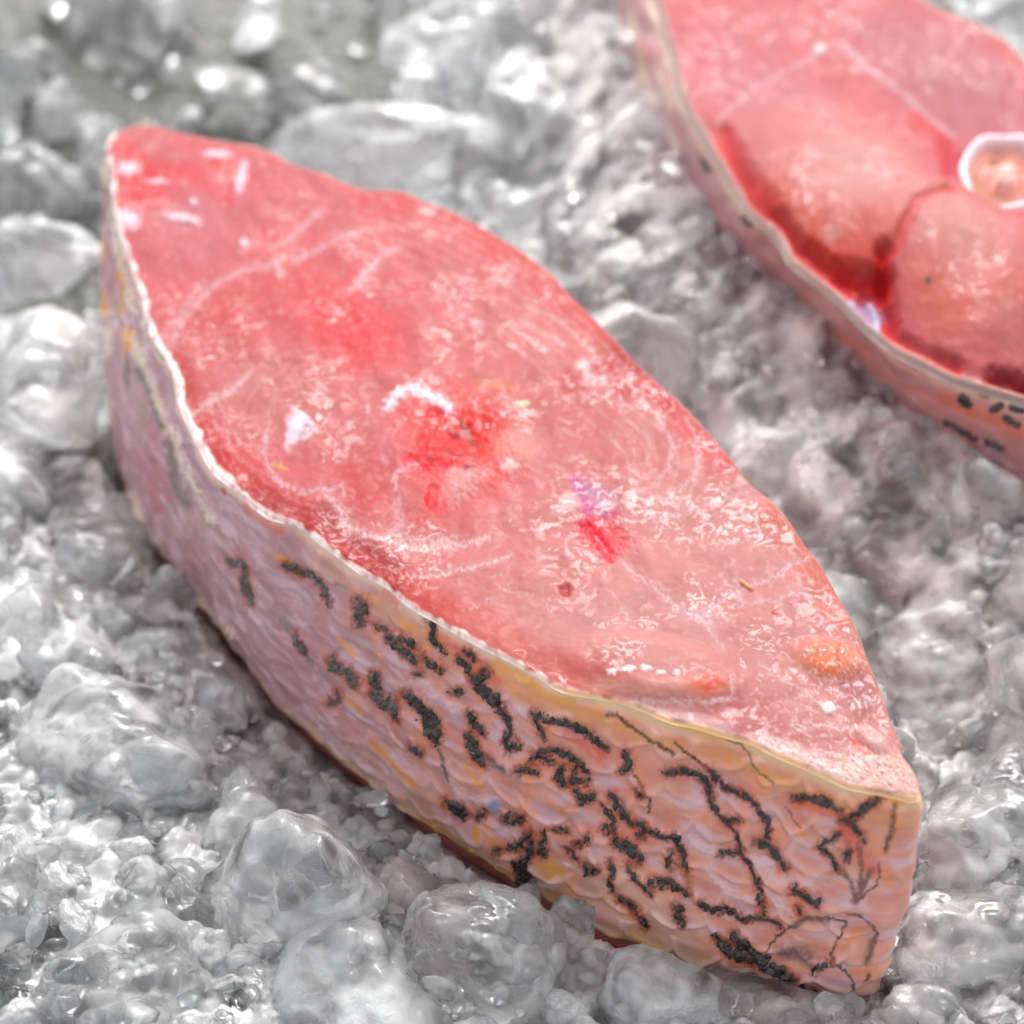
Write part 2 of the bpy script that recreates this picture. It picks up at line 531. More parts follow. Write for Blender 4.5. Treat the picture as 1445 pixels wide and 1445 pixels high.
# white membranes, seams and streaks: (points, radius, alpha, colour)
SEAMS = [
    ([(245, 487), (249, 464), (255, 450), (286, 419), (307, 399), (348, 380), (390, 370)], 3.5, .75, LI),
    ([(230, 500), (240, 470), (262, 430), (285, 405)], 7, .45, S(226, 180, 190)),
    ([(274, 584), (286, 572), (307, 562), (328, 551), (352, 528)], 4, .8, WH),
    ([(379, 605), (373, 636), (381, 659), (392, 680), (421, 695), (459, 690), (482, 685)], 3, .85, LI),
    ([(461, 699), (480, 715), (484, 734), (500, 746), (525, 757), (555, 766), (582, 774), (607, 775), (648, 769), (690, 758)], 3.8, .8, WH),
    ([(560, 760), (600, 764), (640, 762)], 8, .55, WH),
    ([(561, 705), (563, 730), (559, 751)], 9, .65, LI),
    ([(588, 653), (565, 661), (556, 676), (559, 688)], 3, .95, LI),
    ([(580, 817), (607, 812), (638, 806), (680, 797), (720, 784)], 2.6, .85, WH),
    ([(665, 858), (719, 833)], 1.8, .5, LI),
    ([(400, 347), (422, 322), (455, 297)], 4, .8, LI), ([(414, 366), (442, 355), (469, 341), (500, 332)], 3.5, .75, LI),
    ([(497, 408), (519, 385), (536, 363), (561, 349)], 4, .9, LI), ([(390, 372), (396, 385)], 5, .8, WH),
    ([(732, 449), (799, 488)], 2, .8, WH), ([(716, 457), (774, 496)], 2, .8, WH), ([(743, 430), (799, 455)], 2, .7, WH),
    ([(718, 485), (743, 502)], 2, .8, WH), ([(748, 480), (775, 497)], 2, .8, WH), ([(649, 444), (680, 460)], 2.5, .7, WH),
    ([(821, 480), (837, 495), (843, 511)], 2.5, .85, WH), ([(790, 455), (815, 474)], 2, .6, WH), ([(735, 470), (760, 485)], 1.6, .6, WH),
    ([(825, 522), (835, 534), (852, 535)], 5, 1, S(244, 232, 240)),
    ([(723, 557), (775, 541), (820, 536), (858, 534), (910, 530)], 3, .5, S(236, 150, 150)),
    ([(900, 563), (929, 588), (946, 615), (950, 638), (942, 663), (923, 683), (892, 704)], 2.2, .6, WH),
    ([(905, 566), (925, 583), (932, 594)], 4, .8, WH),
    ([(969, 590), (985, 617), (988, 642), (983, 667), (965, 690), (940, 704), (909, 717)], 2.0, .65, WH),
    ([(902, 590), (917, 621), (917, 640), (906, 656)], 1.8, .4, WH), ([(1000, 600), (1012, 640), (1010, 670)], 1.5, .3, WH),
    ([(921, 735), (944, 727), (971, 719), (1006, 708), (1037, 698), (1058, 690)], 2.0, .75, LI),
    ([(1146, 785), (1117, 795), (1105, 807), (1081, 816), (1062, 824), (1037, 836), (1008, 853), (984, 870)], 2.6, .8, LI),
    ([(1105, 806), (1120, 786)], 2, .7, LI), ([(1030, 832), (1040, 838)], 5, .7, LI),
    ([(1192, 845), (1154, 842), (1117, 838), (1096, 845), (1064, 850), (1033, 855)], 1.8, .8, LI),
    ([(880, 795), (910, 818), (940, 842), (962, 860), (984, 870), (1000, 885), (1020, 915)], 3, .6, WH),
    ([(975, 866), (1000, 872)], 9, .55, LI),
    ([(1076, 937), (1105, 959), (1134, 974), (1161, 993)], 2.6, .6, WH),
    ([(860, 610), (885, 650), (890, 690)], 2, .35, WH), ([(1120, 1010), (1118, 1030), (1160, 1022), (1200, 1028)], 3, .55, WH),
    ([(1030, 960), (1032, 985), (1010, 992), (960, 993), (900, 990)], 3, .7, WH),
    ([(1210, 992), (1235, 993), (1248, 985)], 2, .8, WH), ([(1180, 1060), (1240, 1040)], 2, .3, WH),
    ([(1142, 950), (1165, 957), (1195, 952), (1216, 940)], 1.6, .6, S(240, 180, 150)),
    ([(1085, 905), (1105, 930), (1130, 940)], 1.6, .5, S(236, 160, 130)),
    ([(1172, 853), (1188, 862)], 2.5, .9, WH), ([(1180, 866), (1194, 870)], 3.5, .9, WH),
]
# the layers of the muscle: faint pale lines running parallel to the outline and round the flank
Rr, Lr = resample(R1, 90), resample(L1, 90)
for k_, off in enumerate((16, 27, 40, 54, 70, 88, 108)):
    q_ = Rr[22:52] + np.array([-0.62, 0.78]) * off + 3 * np.stack([fbm(Rr[22:52] / 50.0 + k_, 2, 3), fbm(Rr[22:52] / 50.0 - k_, 2, 4)], -1)
    pt.line(q_, 1.3, S(236, 176, 172) * 1.3, 0.34, 1.8, 4.0, broken=0.8)
for k_, off in enumerate((14, 26, 42, 60)):
    q_ = Lr[24:46] + np.array([0.70, -0.60]) * off
    pt.line(q_, 1.2, S(236, 170, 166) * 1.3, 0.28, 1.6, 5.0, broken=0.8)
    q_ = Rr[62:80] + np.array([-0.85, 0.45]) * off
    pt.line(q_, 1.2, S(238, 190, 182) * 1.3, 0.28, 1.6, 5.0, broken=0.8)
for k_, rr_ in enumerate((34, 50, 62, 88, 112)):
    th_ = np.radians(np.linspace(-70, 110, 26))
    pt.line(np.stack([856 + rr_ * 1.15 * np.cos(th_), 634 + rr_ * 0.8 * np.sin(th_) + 0.25 * rr_ * np.cos(th_)], -1), 1.2, S(238, 180, 176) * 1.3, 0.30, 1.8, 4.0, broken=0.7)
for k_, rr_ in enumerate((40, 62, 84, 104)):
    th_ = np.radians(np.linspace(120, 275, 26))
    pt.line(np.stack([470 + rr_ * 1.5 * np.cos(th_), 590 + rr_ * 0.95 * np.sin(th_)], -1), 1.3, S(238, 180, 178) * 1.3, 0.26, 1.8, 5.0, broken=0.8)
for pts, r, a, col in SEAMS:
    pt.line(pts, r * 2.2, col, a * 0.24, r * 2.0, 9.0, broken=0.8)
    pt.line(pts, r * 0.7, col * 1.2, a * 0.62, max(1.3, r * 0.9), 7.0, h=-0.00006, broken=0.6)
pt.line([(548, 572), (560, 556), (590, 548), (600, 558), (620, 566), (636, 578)], 6.5, S(236, 226, 240) * 1.5, 0.9, 6, 9, h=0.0003, broken=0.5)
for bx, by, rx, ry, a in ((420, 600, 15, 14, 40), (415, 612, 9, 22, 30), (428, 590, 22, 5, 40), (181, 238, 15, 9, 0), (175, 310, 20, 12, 10), (273, 285, 5, 5, 0), (345, 343, 6, 5, 0),
                         (305, 218, 18, 5, 0), (255, 308, 24, 5, 10), (340, 250, 5, 22, 10), (222, 256, 14, 4, 0)):
    pt.blob(bx, by, rx, ry, S(234, 210, 224) * 1.5, 0.8, a, 0.6, 6, h=0.0003)
pt.blob(1170, 1000, 10, 8, WH * 1.5, 0.9, 20, 0.5, 3, h=0.0004)
pt.line([(1206, 1046), (1218, 1055), (1232, 1066)], 6, S(244, 84, 82), 0.85, 4, 4)
pt.blob(1232, 1044, 24, 12, S(238, 190, 182) * 1.2, 0.7, 35, 0.5, 2, h=0.0008)
# a lobe with orange translucent fat, standing a little proud, and the same on the far side
pt.blob(925, 945, 112, 40, None, 0, 12, 0.4, 1.5, h=0.0014)
pt.line([(845, 968), (900, 976), (960, 978), (1005, 976)], 9, S(236, 164, 150), 0.7, 6, 3)
pt.blob(1000, 972, 28, 13, S(240, 120, 84), 0.9, -8, 0.45, 4)
pt.line([(998, 978), (1006, 966)], 4, S(236, 70, 70), 0.7, 3, 2)
for bx, by, rx in ((864, 955, 6), (886, 952, 10), (912, 952, 8), (932, 957, 5), (955, 958, 4)):
    pt.blob(bx, by, rx, 4, WH * 1.6, 0.9, 0, 0.6, 4, h=0.00015)  # white wet glints painted into the colour of the lobe
pt.blob(1172, 930, 46, 24, S(240, 138, 100), 0.85, 10, 0.5, 2, h=0.0008)
pt.blob(1166, 940, 20, 13, S(242, 116, 68), 0.8, 20, 0.5, 5)
pt.line([(1184, 912), (1180, 930), (1186, 948)], 2.2, S(214, 84, 62), 0.8, 1.8, 4)
# frosty fat along the near lower edge and the blunt end
pt.line([(870, 992), (950, 1010), (1030, 1030)], 8, S(228, 200, 204), 0.6, 7, 6, broken=0.4)
pt.line([(1078, 1050), (1110, 1062), (1160, 1086), (1200, 1100)], 13, S(238, 212, 208) * 1.3, 0.8, 10, 9, h=0.00015, broken=0.5)
pt.line([(1215, 1085), (1250, 1090), (1285, 1100)], 26, S(236, 204, 192) * 1.3, 0.7, 16, 9, h=0.00015, broken=0.6)
k = near(P, [(1000, 950), (1290, 1120)], 60)
sp_ = np.clip((fbm(P[k] / 7.0, 2, 55) - 0.22) * 5, 0, 1) * sst(0.78, 0.92, ax[k])
pt.mix(k, sp_, S(240, 218, 210) * 1.2, 0.6, 0.00008)
sp_ = np.clip((fbm(P / 8.0, 2, 58) - 0.30) * 5, 0, 1) * (1 - sst(0.25, 0.5, ax)) * 0.6
pt.mix(np.arange(len(P)), sp_, S(236, 190, 196), 0.6, 0.0)  # pale mottled wet sheen put into the colour of the far half
# cut skin seen end-on: a pale rim on the near side, a thin one at the far side
wob = 1.6 * fbm(P / 22.0, 2, 77)
rim = 1 - sst(2.0, 7.5, dl + wob * 4 - 5 * sst(0.02, 0.2, ax) * (1 - sst(0.25, 0.4, ax)))
rim = rim * (1 - 0.95 * sst(0.60, 0.74, ax)) * np.clip(0.9 + 0.9 * fbm(P / 14.0, 2, 79), 0, 1)
pt.mix(np.arange(len(P)), rim, S(240, 224, 220) * 2.1, 0.92, 0)
rimr = (1 - sst(2.0, 6.0, dl + wob * 2)) * sst(0.58, 0.72, ax)
pt.mix(np.arange(len(P)), rimr, S(246, 206, 160) * 2.1, 0.9, 0)
rim2 = 1 - sst(0.8, 3.5, dr + wob)
pt.mix(np.arange(len(P)), rim2, S(232, 176, 160), 0.8, 0)
h = pt.h + 0.0004 * fbm(P / 55.0, 2, 41) + 0.00005 * fbm(P / np.array([15., 9.]), 2, 42) 
edge = np.minimum(dl, dr)
h = h * sst(0, 14, edge) - 0.0006 * (1 - sst(0, 7, edge)) ** 2
V[:, 2] += h
Vt, nt_ = V, len(V)
F = grid_faces(NU, NV)
# underside of the slab: two chains at the bottom plane
HB = 0.0
nb = 120
lb = unproj(*resample(B1, nb).T, HB)
offA, offB = lb[0] - l1[0], lb[-1] - l1[-1]
tt = np.linspace(0, 1, nb)[:, None]
rb = r1[np.linspace(0, NU - 1, nb).astype(int)] + offA * (1 - tt) + offB * tt
rb[:, 2] = HB
vv = np.linspace(0, 1, 14)
Vb = (lb[:, None] * (1 - vv)[None, :, None] + rb[:, None] * vv[None, :, None]).reshape(-1, 3)
cen = Vb.mean(0)
Vb = cen + (Vb - cen) * 0.985
Vb[:, 2] = -0.0005
Fb = grid_faces(nb, 14)[:, ::-1] + nt_
cb = np.tile(S(214, 116, 108), (len(Vb), 1))
obj('flesh', mesh('flesh', np.vstack([Vt, Vb]), np.vstack([F[:, ::-1], Fb]), np.vstack([np.clip(pt.c * 0.42, 0.01, 0.95), cb * 0.42])), M_FLESH, steak)

# the lower cut face swells a little below the edge of the skin
lowv = []
loop = np.vstack([lb, rb[::-1][1:-1]])
cl0 = loop.mean(0)
tw = np.linspace(0, 1, len(loop))
swell = 0.0030 + 0.0022 * fbm(np.stack([tw * 30, tw * 0], -1), 2, 91)
for k_, (zz, inn) in enumerate(((0.0012, 0.993), (-0.0006, 0.992), (-0.0022, 0.989), (-0.0040, 0.978), (-0.0055, 0.955))):
    qx = proj(loop)[:, 0]
    show = sst(730, 800, qx) * (1 - sst(1150, 1220, qx)) * (np.arange(len(loop)) < nb)
    ring = cl0 + (loop - cl0) * (inn - 0.05 * (1 - show))[:, None]
    ring[:, 2] = zz * (1 if k_ < 2 else 1) - (swell if k_ > 1 else 0)
    lowv.append(ring)
lowv = np.vstack(lowv)
lf = grid_faces(5, len(loop))
wrapf = np.array([[k * len(loop) + len(loop) - 1, (k + 1) * len(loop) + len(loop) - 1, (k + 1) * len(loop), k * len(loop)] for k in range(4)])
lcol = np.tile(S(226, 138, 128) * 0.95, (len(lowv), 1)) * (1 + 0.25 * fbm(lowv[:, :2] / 0.004, 2, 92))[:, None]
obj('lower_flesh', mesh('lower_flesh', lowv, np.vstack([lf, wrapf]), np.clip(lcol, 0.01, 0.9)), M_FLESH, steak)

# ---- skin wall
NF, NBK, NW = 1080, 160, 230
topf = unproj(*resample(L1, NF).T, H) - (0, 0, 0.0006)
topb = (unproj(*resample(R1, NBK).T, H) - (0, 0, 0.0006))[::-1][1:-1]
botf = unproj(*resample(B1, NF).T, HB)
tb = np.linspace(1, 0, NBK)[1:-1][:, None]
botb = topb + (offA * (1 - tb) + offB * tb)
botb[:, 2] = HB
top, bot = np.vstack([topf, topb]), np.vstack([botf, botb])
n_loop = len(top)
v = np.linspace(0, 1, NW)
W = top[:, None] * (1 - v)[None, :, None] + bot[:, None] * v[None, :, None]
tan = np.roll(top, -6, 0) - np.roll(top, 6, 0)
out = np.stack([tan[:, 1], -tan[:, 0], np.zeros(n_loop)], -1)
out /= np.linalg.norm(out, axis=1)[:, None] + 1e-12
if ((top[NF // 2] - top.mean(0)) @ out[NF // 2]) < 0:
    out = -out
ks = 41                                                     # smooth the outward direction round the ends
pad = np.vstack([out[-ks:], out, out[:ks]])
out = np.stack([np.convolve(pad[:, q], np.ones(ks) / ks, 'same')[ks:-ks] for q in range(3)], -1)
out /= np.linalg.norm(out, axis=1)[:, None] + 1e-12
bul = 0.0013 * np.sin(np.pi * v) ** 0.8
W = W + out[:, None] * bul[None, :, None]
W = W.reshape(-1, 3)
PW = proj(W)
front = np.repeat(np.arange(n_loop) < NF, NW)
vvv = np.tile(v, n_loop)
sarc = np.repeat(np.r_[0, np.cumsum(np.linalg.norm(np.diff(top, axis=0), axis=1))], NW)
UV = np.stack([sarc * 1000, vvv * 46.0], -1)               # millimetres along and down the wall
# relief: folds, scale pockets, fine grain
calm = 1 - 0.75 * sst(1180, 1245, PW[:, 0])                 # smoother round the blunt end
fold = 0.0009 * fbm(UV / np.array([16., 9.]), 3, 61)
a_ = UV[:, 0] / 8.5 + 0.35 * fbm(UV / 8.0, 2, 63)
b_ = UV[:, 1] / 6.6 + 0.35 * fbm(UV / 8.0, 2, 64) + UV[:, 0] * 0.012
row = np.floor(b_)
fx = (a_ + 0.5 * (row % 2)) % 1.0 - 0.5
fy = b_ - row
sc_d = np.hypot(fx * 1.15, fy - 0.1)
pocket = np.exp(-((sc_d - 0.56) / 0.11) ** 2)
side = sst(0.30, 0.75, sarc / sarc.max() * n_loop / NF)      # pockets clearest towards the near end
relief = 1.35 * fold + 0.0009 * pocket * (0.25 + 0.75 * side) * calm + 0.00006 * fbm(UV / 1.6, 2, 65)
relief = relief * sst(0.0, 0.06, vvv)
up_ = sst(0, 0.16, vvv)
xw, yw = PW[:, 0], PW[:, 1]
cl = S(180, 134, 140) * (1 - sst(350, 800, xw))[:, None] + S(210, 146, 132) * sst(350, 800, xw)[:, None]
low = S(206, 156, 142)
kk = (sst(0.45, 1.0, vvv) * 0.6 * sst(300, 600, xw))[:, None]
cl = cl * (1 - kk) + low * kk
n1, n2 = fbm(UV / 6.0, 3, 71), fbm(UV / np.array([9., 3.]), 3, 72)
cl = cl * (1 + 0.14 * n1)[:, None]
k_ = np.clip(n2 * 2.2, 0, 0.75)[:, None]
cl = cl * (1 - k_) + S(206, 170, 180) * k_                   # lilac sheen of the inner skin
k_ = np.clip(fbm(UV / np.array([5., 8.]), 3, 73) * 1.5 - 0.12, 0, 0.6)[:, None] * sst(380, 560, xw)[:, None]
cl = cl * (1 - k_) + S(226, 140, 84) * k_                    # orange-yellow fat showing through
k_ = (np.clip(1 - sc_d / 0.5, 0, 1) * (0.2 + 0.8 * side) * 0.55)[:, None]
cl = cl * (1 - k_) + S(204, 104, 92) * k_                    # rosier flesh inside each scale pocket
k_ = (pocket * (0.25 + 0.75 * side) * 0.7 * calm * np.clip(0.6 + 1.2 * n1, 0, 1))[:, None]
cl = cl * (1 - k_) + S(220, 178, 182) * k_
mw = S(204, 146, 136)
cl = mw * np.clip(cl / mw, 0.05, 3) ** 1.2
pw = Paint(PW, np.clip(cl, 0.01, 0.9))
fi = np.nonzero(front)[0]
# top and bottom edges
e_ = (1 - sst(0.0, 0.05, vvv)) * (0.75 + 0.5 * n1)
pw.mix(fi, np.clip(e_[fi], 0, 1), S(236, 200, 176), 0.9, 0)
pw.mix(fi, np.clip(e_[fi] * sst(800, 900, xw[fi]), 0, 1), S(232, 170, 128) * 1.2, 0.9, 0)
ey = np.exp(-((vvv - 0.075 - 0.03 * n1) / 0.045) ** 2) * sst(380, 600, xw) * (0.8 + 0.8 * n2)
pw.mix(fi, np.clip(ey[fi], 0, 1), S(226, 152, 66), 0.7, 0)
eb = np.exp(-((vvv - 1.0) / 0.05) ** 2)
pw.mix(fi, eb[fi], S(226, 196, 160), 0.6, 0)
# warm stains, folds, cream streaks at the far end
for a in ([(700, 935), (730, 950), (780, 985), (810, 990)], [(930, 1010), (960, 1022), (1000, 1036), (1040, 1040)], [(1070, 1052), (1110, 1066), (1140, 1085)]):
    pw.line(a, 5, S(226, 158, 56), 0.7, 4, 4)
for a, r in (([(590, 1160), (640, 1185), (670, 1205)], 8), ([(770, 1222), (795, 1240)], 13), ([(780, 1262), (830, 1285)], 8), ([(895, 1318), (925, 1335)], 9), ([(700, 1225), (720, 1235)], 6)):
    pw.line(a, r, S(216, 158, 48), 0.7, 7, 7, broken=0.5)
for a, r in (([(655, 1080), (680, 1110)], 2.5), ([(480, 900), (500, 925)], 3), ([(490, 985), (510, 1005)], 3), ([(570, 880), (585, 887)], 4), ([(522, 1048), (560, 1085), (590, 1110)], 3),
             ([(1130, 1172), (1132, 1176)], 6), ([(1245, 1115), (1270, 1128)], 9), ([(672, 1170), (676, 1180)], 6), ([(697, 1185), (705, 1192)], 5), ([(390, 785), (408, 790)], 4)):
    pw.line(a, r, S(226, 150, 40), 0.75, r * 0.6, 4)
for a in ([(645, 1005), (690, 1000), (740, 1005), (800, 1012)], [(960, 1176), (1000, 1195), (1040, 1206), (1090, 1220)], [(1075, 1215), (1090, 1240), (1120, 1245), (1160, 1238)],
          [(1120, 1180), (1140, 1192), (1170, 1190)], [(1000, 1225), (1030, 1262), (1070, 1272)], [(1100, 1270), (1115, 1290)], [(560, 925), (590, 955), (640, 1000)], [(760, 1250), (800, 1240)],
          [(640, 1105), (650, 1125), (690, 1130)], [(430, 1000), (470, 1045), (520, 1090)]):
    pw.line(a, 6, S(224, 190, 198), 0.65, 6, 6, h=0.0003)
for a, r in (([(189, 481), (207, 522), (220, 558), (236, 601), (253, 626)], 7), ([(160, 300), (172, 380), (190, 440)], 6), ([(150, 215), (152, 260)], 6), ([(252, 640), (275, 690), (300, 735)], 6),
             ([(206, 460), (232, 505)], 7), ([(185, 700), (205, 750), (222, 765)], 5), ([(250, 810), (300, 868), (330, 900)], 6), ([(151, 470), (152, 500)], 6), ([(150, 540), (156, 600)], 5)):
    pw.line(a, r, S(236, 214, 190), 0.8, r * 0.7, 6, h=0.0004, broken=0.4)
for a, r in (([(180, 470), (182, 488)], 8), ([(145, 415), (147, 440)], 8), ([(152, 200), (152, 208)], 5), ([(170, 385), (176, 420)], 4), ([(146, 340), (147, 360)], 5), ([(168, 420), (172, 440)], 5)):
    pw.line(a, r, S(232, 152, 66), 0.85, r * 0.6, 4)
for a, r in (([(205, 560), (225, 660), (240, 700)], 7), ([(200, 640), (225, 720)], 8), ([(330, 760), (350, 790), (352, 812)], 5)):
    pw.line(a, r, S(190, 92, 96), 0.5, r * 0.7, 6)
for a, r in (([(345, 715), (370, 735), (395, 750)], 7), ([(545, 835), (560, 850)], 5), ([(620, 900), (660, 925), (700, 960)], 7), ([(800, 1035), (850, 1065)], 8), ([(1130, 1132), (1170, 1145)], 10), ([(1200, 1180), (1230, 1220)], 12)):
    pw.line(a, r, S(216, 84, 60), 0.55, r * 0.8, 5)
pw.blob(699, 1136, 11, 9, S(104, 118, 158), 0.8, 30, 0.7, 4, h=0.0006)
pw.blob(316, 693, 3.5, 6, S(176, 84, 20), 0.9, -15, 0.5, 1)
pw.blob(548, 968, 12, 9, S(176, 150, 166), 0.8, 20, 0.5, 3, h=0.0006)
pw.line([(850, 1240), (900, 1262), (960, 1330)], 30, S(222, 182, 162), 0.5, 24, 10)
# faint inked scale outlines and stains (flat, in the skin)
INK = [([(857, 1007), (872, 1007), (886, 1022), (907, 1036), (932, 1049), (949, 1065)], 3.2, S(84, 52, 30)),
       ([(1028, 1044), (1046, 1051), (1059, 1069), (1073, 1090), (1094, 1105)], 2.0, S(120, 84, 40)),
       ([(1263, 1135), (1259, 1172), (1250, 1197)], 4.5, S(112, 76, 40)),
       ([(1240, 1214), (1242, 1228), (1238, 1247), (1207, 1268)], 2.0, S(90, 58, 40)),
       ([(1081, 1342), (1095, 1324), (1116, 1309), (1139, 1294), (1164, 1294), (1195, 1299)], 2.2, S(62, 44, 40)),
       ([(1116, 1309), (1139, 1296), (1170, 1296)], 5, S(120, 90, 84)),
       ([(1195, 1299), (1182, 1328), (1172, 1348), (1185, 1361)], 2.2, S(54, 38, 32)),
       ([(1172, 1356), (1193, 1369), (1205, 1384), (1203, 1396), (1189, 1407)], 2.4, S(60, 42, 30)),
       ([(1195, 1288), (1214, 1288), (1230, 1303), (1239, 1319), (1232, 1338), (1222, 1353)], 2.6, S(84, 66, 60)),
       ([(1232, 1330), (1222, 1355)], 6, S(130, 98, 84)), ([(1105, 1345), (1128, 1344), (1140, 1352)], 12, S(132, 86, 84)),
       ([(1226, 1373), (1220, 1380)], 3, S(110, 84, 50)), ([(897, 1092), (909, 1109), (920, 1129), (916, 1146)], 2.0, S(70, 42, 30)),
       ([(1110, 1140), (1120, 1158), (1130, 1168)], 1.6, S(130, 70, 40)), ([(690, 1069), (711, 1084)], 8, S(130, 104, 104)),
       ([(1228, 1228), (1216, 1252), (1206, 1266)], 6, S(132, 78, 62)), ([(1186, 1222), (1200, 1244), (1207, 1262)], 4, S(132, 80, 64)), ([(1212, 1190), (1216, 1225), (1213, 1250)], 4, S(140, 86, 70)),
       ([(621, 1057), (630, 1082), (634, 1100)], 2.6, S(96, 78, 76)), ([(953, 1049), (976, 1067), (1001, 1084)], 2.4, S(40, 26, 20)),
       ([(717, 1010), (722, 1035), (730, 1045)], 4, S(150, 84, 50)), ([(953, 1215), (972, 1240), (975, 1262)], 6, S(176, 116, 70)),
       ([(180, 512), (180, 547)], 5, S(120, 104, 96)), ([(197, 522), (220, 576), (228, 601)], 5, S(112, 98, 92)), ([(201, 576), (203, 601)], 5, S(150, 140, 110)),
       ([(236, 626), (245, 657), (249, 688), (265, 713)], 6, S(128, 112, 108)), ([(399, 875), (418, 894), (432, 918), (439, 933)], 7, S(150, 134, 134))]
for pts, r, col in INK:
    pw.line(pts, r * 0.85, col * 0.8, 0.95, max(1.4, r * 0.7), 4, broken=0.3)
FLAKES = [
    ([(322, 790), (341, 798), (345, 819), (354, 850)], 6), ([(403, 796), (416, 802), (424, 808)], 7), ([(424, 808), (441, 813), (453, 829), (462, 852)], 5.5),
    ([(418, 894), (432, 918)], 6), ([(507, 850), (509, 861), (509, 874)], 13), ([(470, 928), (478, 940), (493, 947), (503, 965)], 8), ([(474, 978), (476, 990), (464, 990)], 4.5),
    ([(526, 955), (528, 978), (542, 996), (553, 990), (561, 1013)], 9), ([(574, 980), (586, 990), (601, 1005), (611, 1021), (617, 1042)], 10.5), ([(582, 1055), (594, 1061)], 8),
    ([(530, 880), (545, 888), (553, 897)], 4), ([(549, 901), (561, 911), (576, 924), (588, 934)], 5.5), ([(565, 901), (578, 907), (586, 913)], 6),
    ([(611, 862), (605, 874), (613, 884), (609, 901), (619, 911), (628, 922)], 4.5), ([(599, 926), (607, 936), (623, 945)], 6), ([(586, 949), (594, 949)], 5),
    ([(640, 976), (650, 974)], 6), ([(657, 920), (669, 928)], 5.5), ([(646, 928), (659, 938), (667, 955)], 5.5), ([(686, 947), (673, 961), (684, 974), (700, 986), (709, 1003)], 9.5),
    ([(711, 1007), (717, 1026), (713, 1046), (719, 1059)], 4.5), ([(716, 1049), (733, 1055)], 4), ([(663, 1005), (667, 1021), (679, 1034)], 6.5), ([(661, 1040), (669, 1057), (679, 1075)], 9.5),
    ([(756, 1009), (760, 1024), (766, 1041)], 5), ([(754, 1005), (776, 1014), (797, 1018), (820, 1028), (839, 1039), (855, 1055)], 5.5),
    ([(749, 1074), (762, 1063), (779, 1061), (799, 1065), (816, 1074), (826, 1088)], 6.5), ([(768, 1074), (775, 1076)], 7), ([(791, 1084), (787, 1097), (799, 1107)], 7),
    ([(808, 1088), (808, 1103), (826, 1105)], 5.5), ([(814, 1117), (820, 1130), (837, 1122)], 5.5), ([(731, 1086), (743, 1084), (758, 1089)], 5), ([(882, 1063), (889, 1080), (878, 1086)], 6.5),
    ([(901, 1115), (905, 1119)], 8), ([(862, 1123), (874, 1138), (889, 1163)], 7), ([(851, 1136), (864, 1156), (868, 1179)], 4.5), ([(851, 1169), (859, 1171)], 6), ([(870, 1186), (889, 1198), (901, 1215)], 9),
    ([(886, 1219), (897, 1237), (920, 1260)], 4), ([(899, 1163), (909, 1167), (903, 1183)], 6.5), ([(918, 1173), (936, 1179), (953, 1179), (961, 1200), (969, 1225)], 6), ([(947, 1204), (942, 1215), (945, 1227)], 4.5),
    ([(920, 1242), (945, 1246), (969, 1258)], 6.5), ([(955, 1278), (963, 1299)], 9), ([(880, 1270), (897, 1284)], 5), ([(901, 1290), (911, 1307)], 6), ([(862, 1216), (865, 1230), (861, 1243), (863, 1255)], 5),
    ([(871, 1268), (890, 1276)], 6), ([(630, 1133), (643, 1139), (653, 1149)], 9), ([(670, 1151), (684, 1147)], 6.5), ([(715, 1153), (728, 1155), (738, 1153)], 9), ([(702, 1197), (707, 1198)], 6),
    ([(722, 1193), (736, 1189), (749, 1174)], 7), ([(749, 1197), (738, 1216), (736, 1236), (747, 1241)], 11), ([(767, 1176), (765, 1193), (767, 1205)], 6), ([(782, 1170), (801, 1172)], 4),
    ([(799, 1197), (813, 1212)], 4.5), ([(811, 1193), (823, 1189)], 5), ([(826, 1222), (828, 1230), (844, 1226)], 6.5), ([(830, 1178), (832, 1186)], 4),
    ([(940, 1090), (963, 1088), (982, 1094), (999, 1107), (1007, 1123)], 5.5), ([(1001, 1084), (1009, 1100), (1032, 1115), (1053, 1125), (1073, 1142), (1084, 1161), (1084, 1181)], 4.8),
    ([(996, 1115), (1007, 1138), (1021, 1156), (1044, 1169), (1044, 1188), (1048, 1204)], 3.6), ([(1028, 1154), (1048, 1154)], 4), ([(1046, 1204), (1059, 1223), (1071, 1248), (1075, 1277)], 4), ([(1017, 1204), (1040, 1200)], 4.5),
    ([(1069, 1186), (1088, 1196), (1100, 1213), (1107, 1225)], 5.5), ([(1118, 1125), (1149, 1127), (1169, 1131), (1184, 1143)], 5), ([(1240, 1125), (1221, 1137), (1203, 1156), (1186, 1158)], 5.5), ([(1192, 1158), (1200, 1160)], 8),
    ([(1203, 1166), (1219, 1183)], 4.5), ([(1186, 1174), (1155, 1193), (1178, 1210), (1180, 1226)], 3.4), ([(1199, 1195), (1194, 1210)], 4.5), ([(1120, 1253), (1140, 1262), (1155, 1272)], 6.5), ([(1128, 1278), (1128, 1286)], 5),
    ([(988, 1274), (1009, 1286), (1029, 1284), (1046, 1299), (1077, 1294)], 5.5), ([(1077, 1278), (1079, 1294), (1102, 1309)], 3.6), ([(1013, 1321), (1025, 1336), (1046, 1348), (1067, 1355)], 8.5),
    ([(1034, 1319), (1052, 1336), (1067, 1352), (1088, 1365), (1119, 1380)], 8), ([(1096, 1394), (1115, 1392), (1135, 1400), (1148, 1403)], 7.5), ([(1149, 1369), (1158, 1359), (1172, 1358)], 4)]
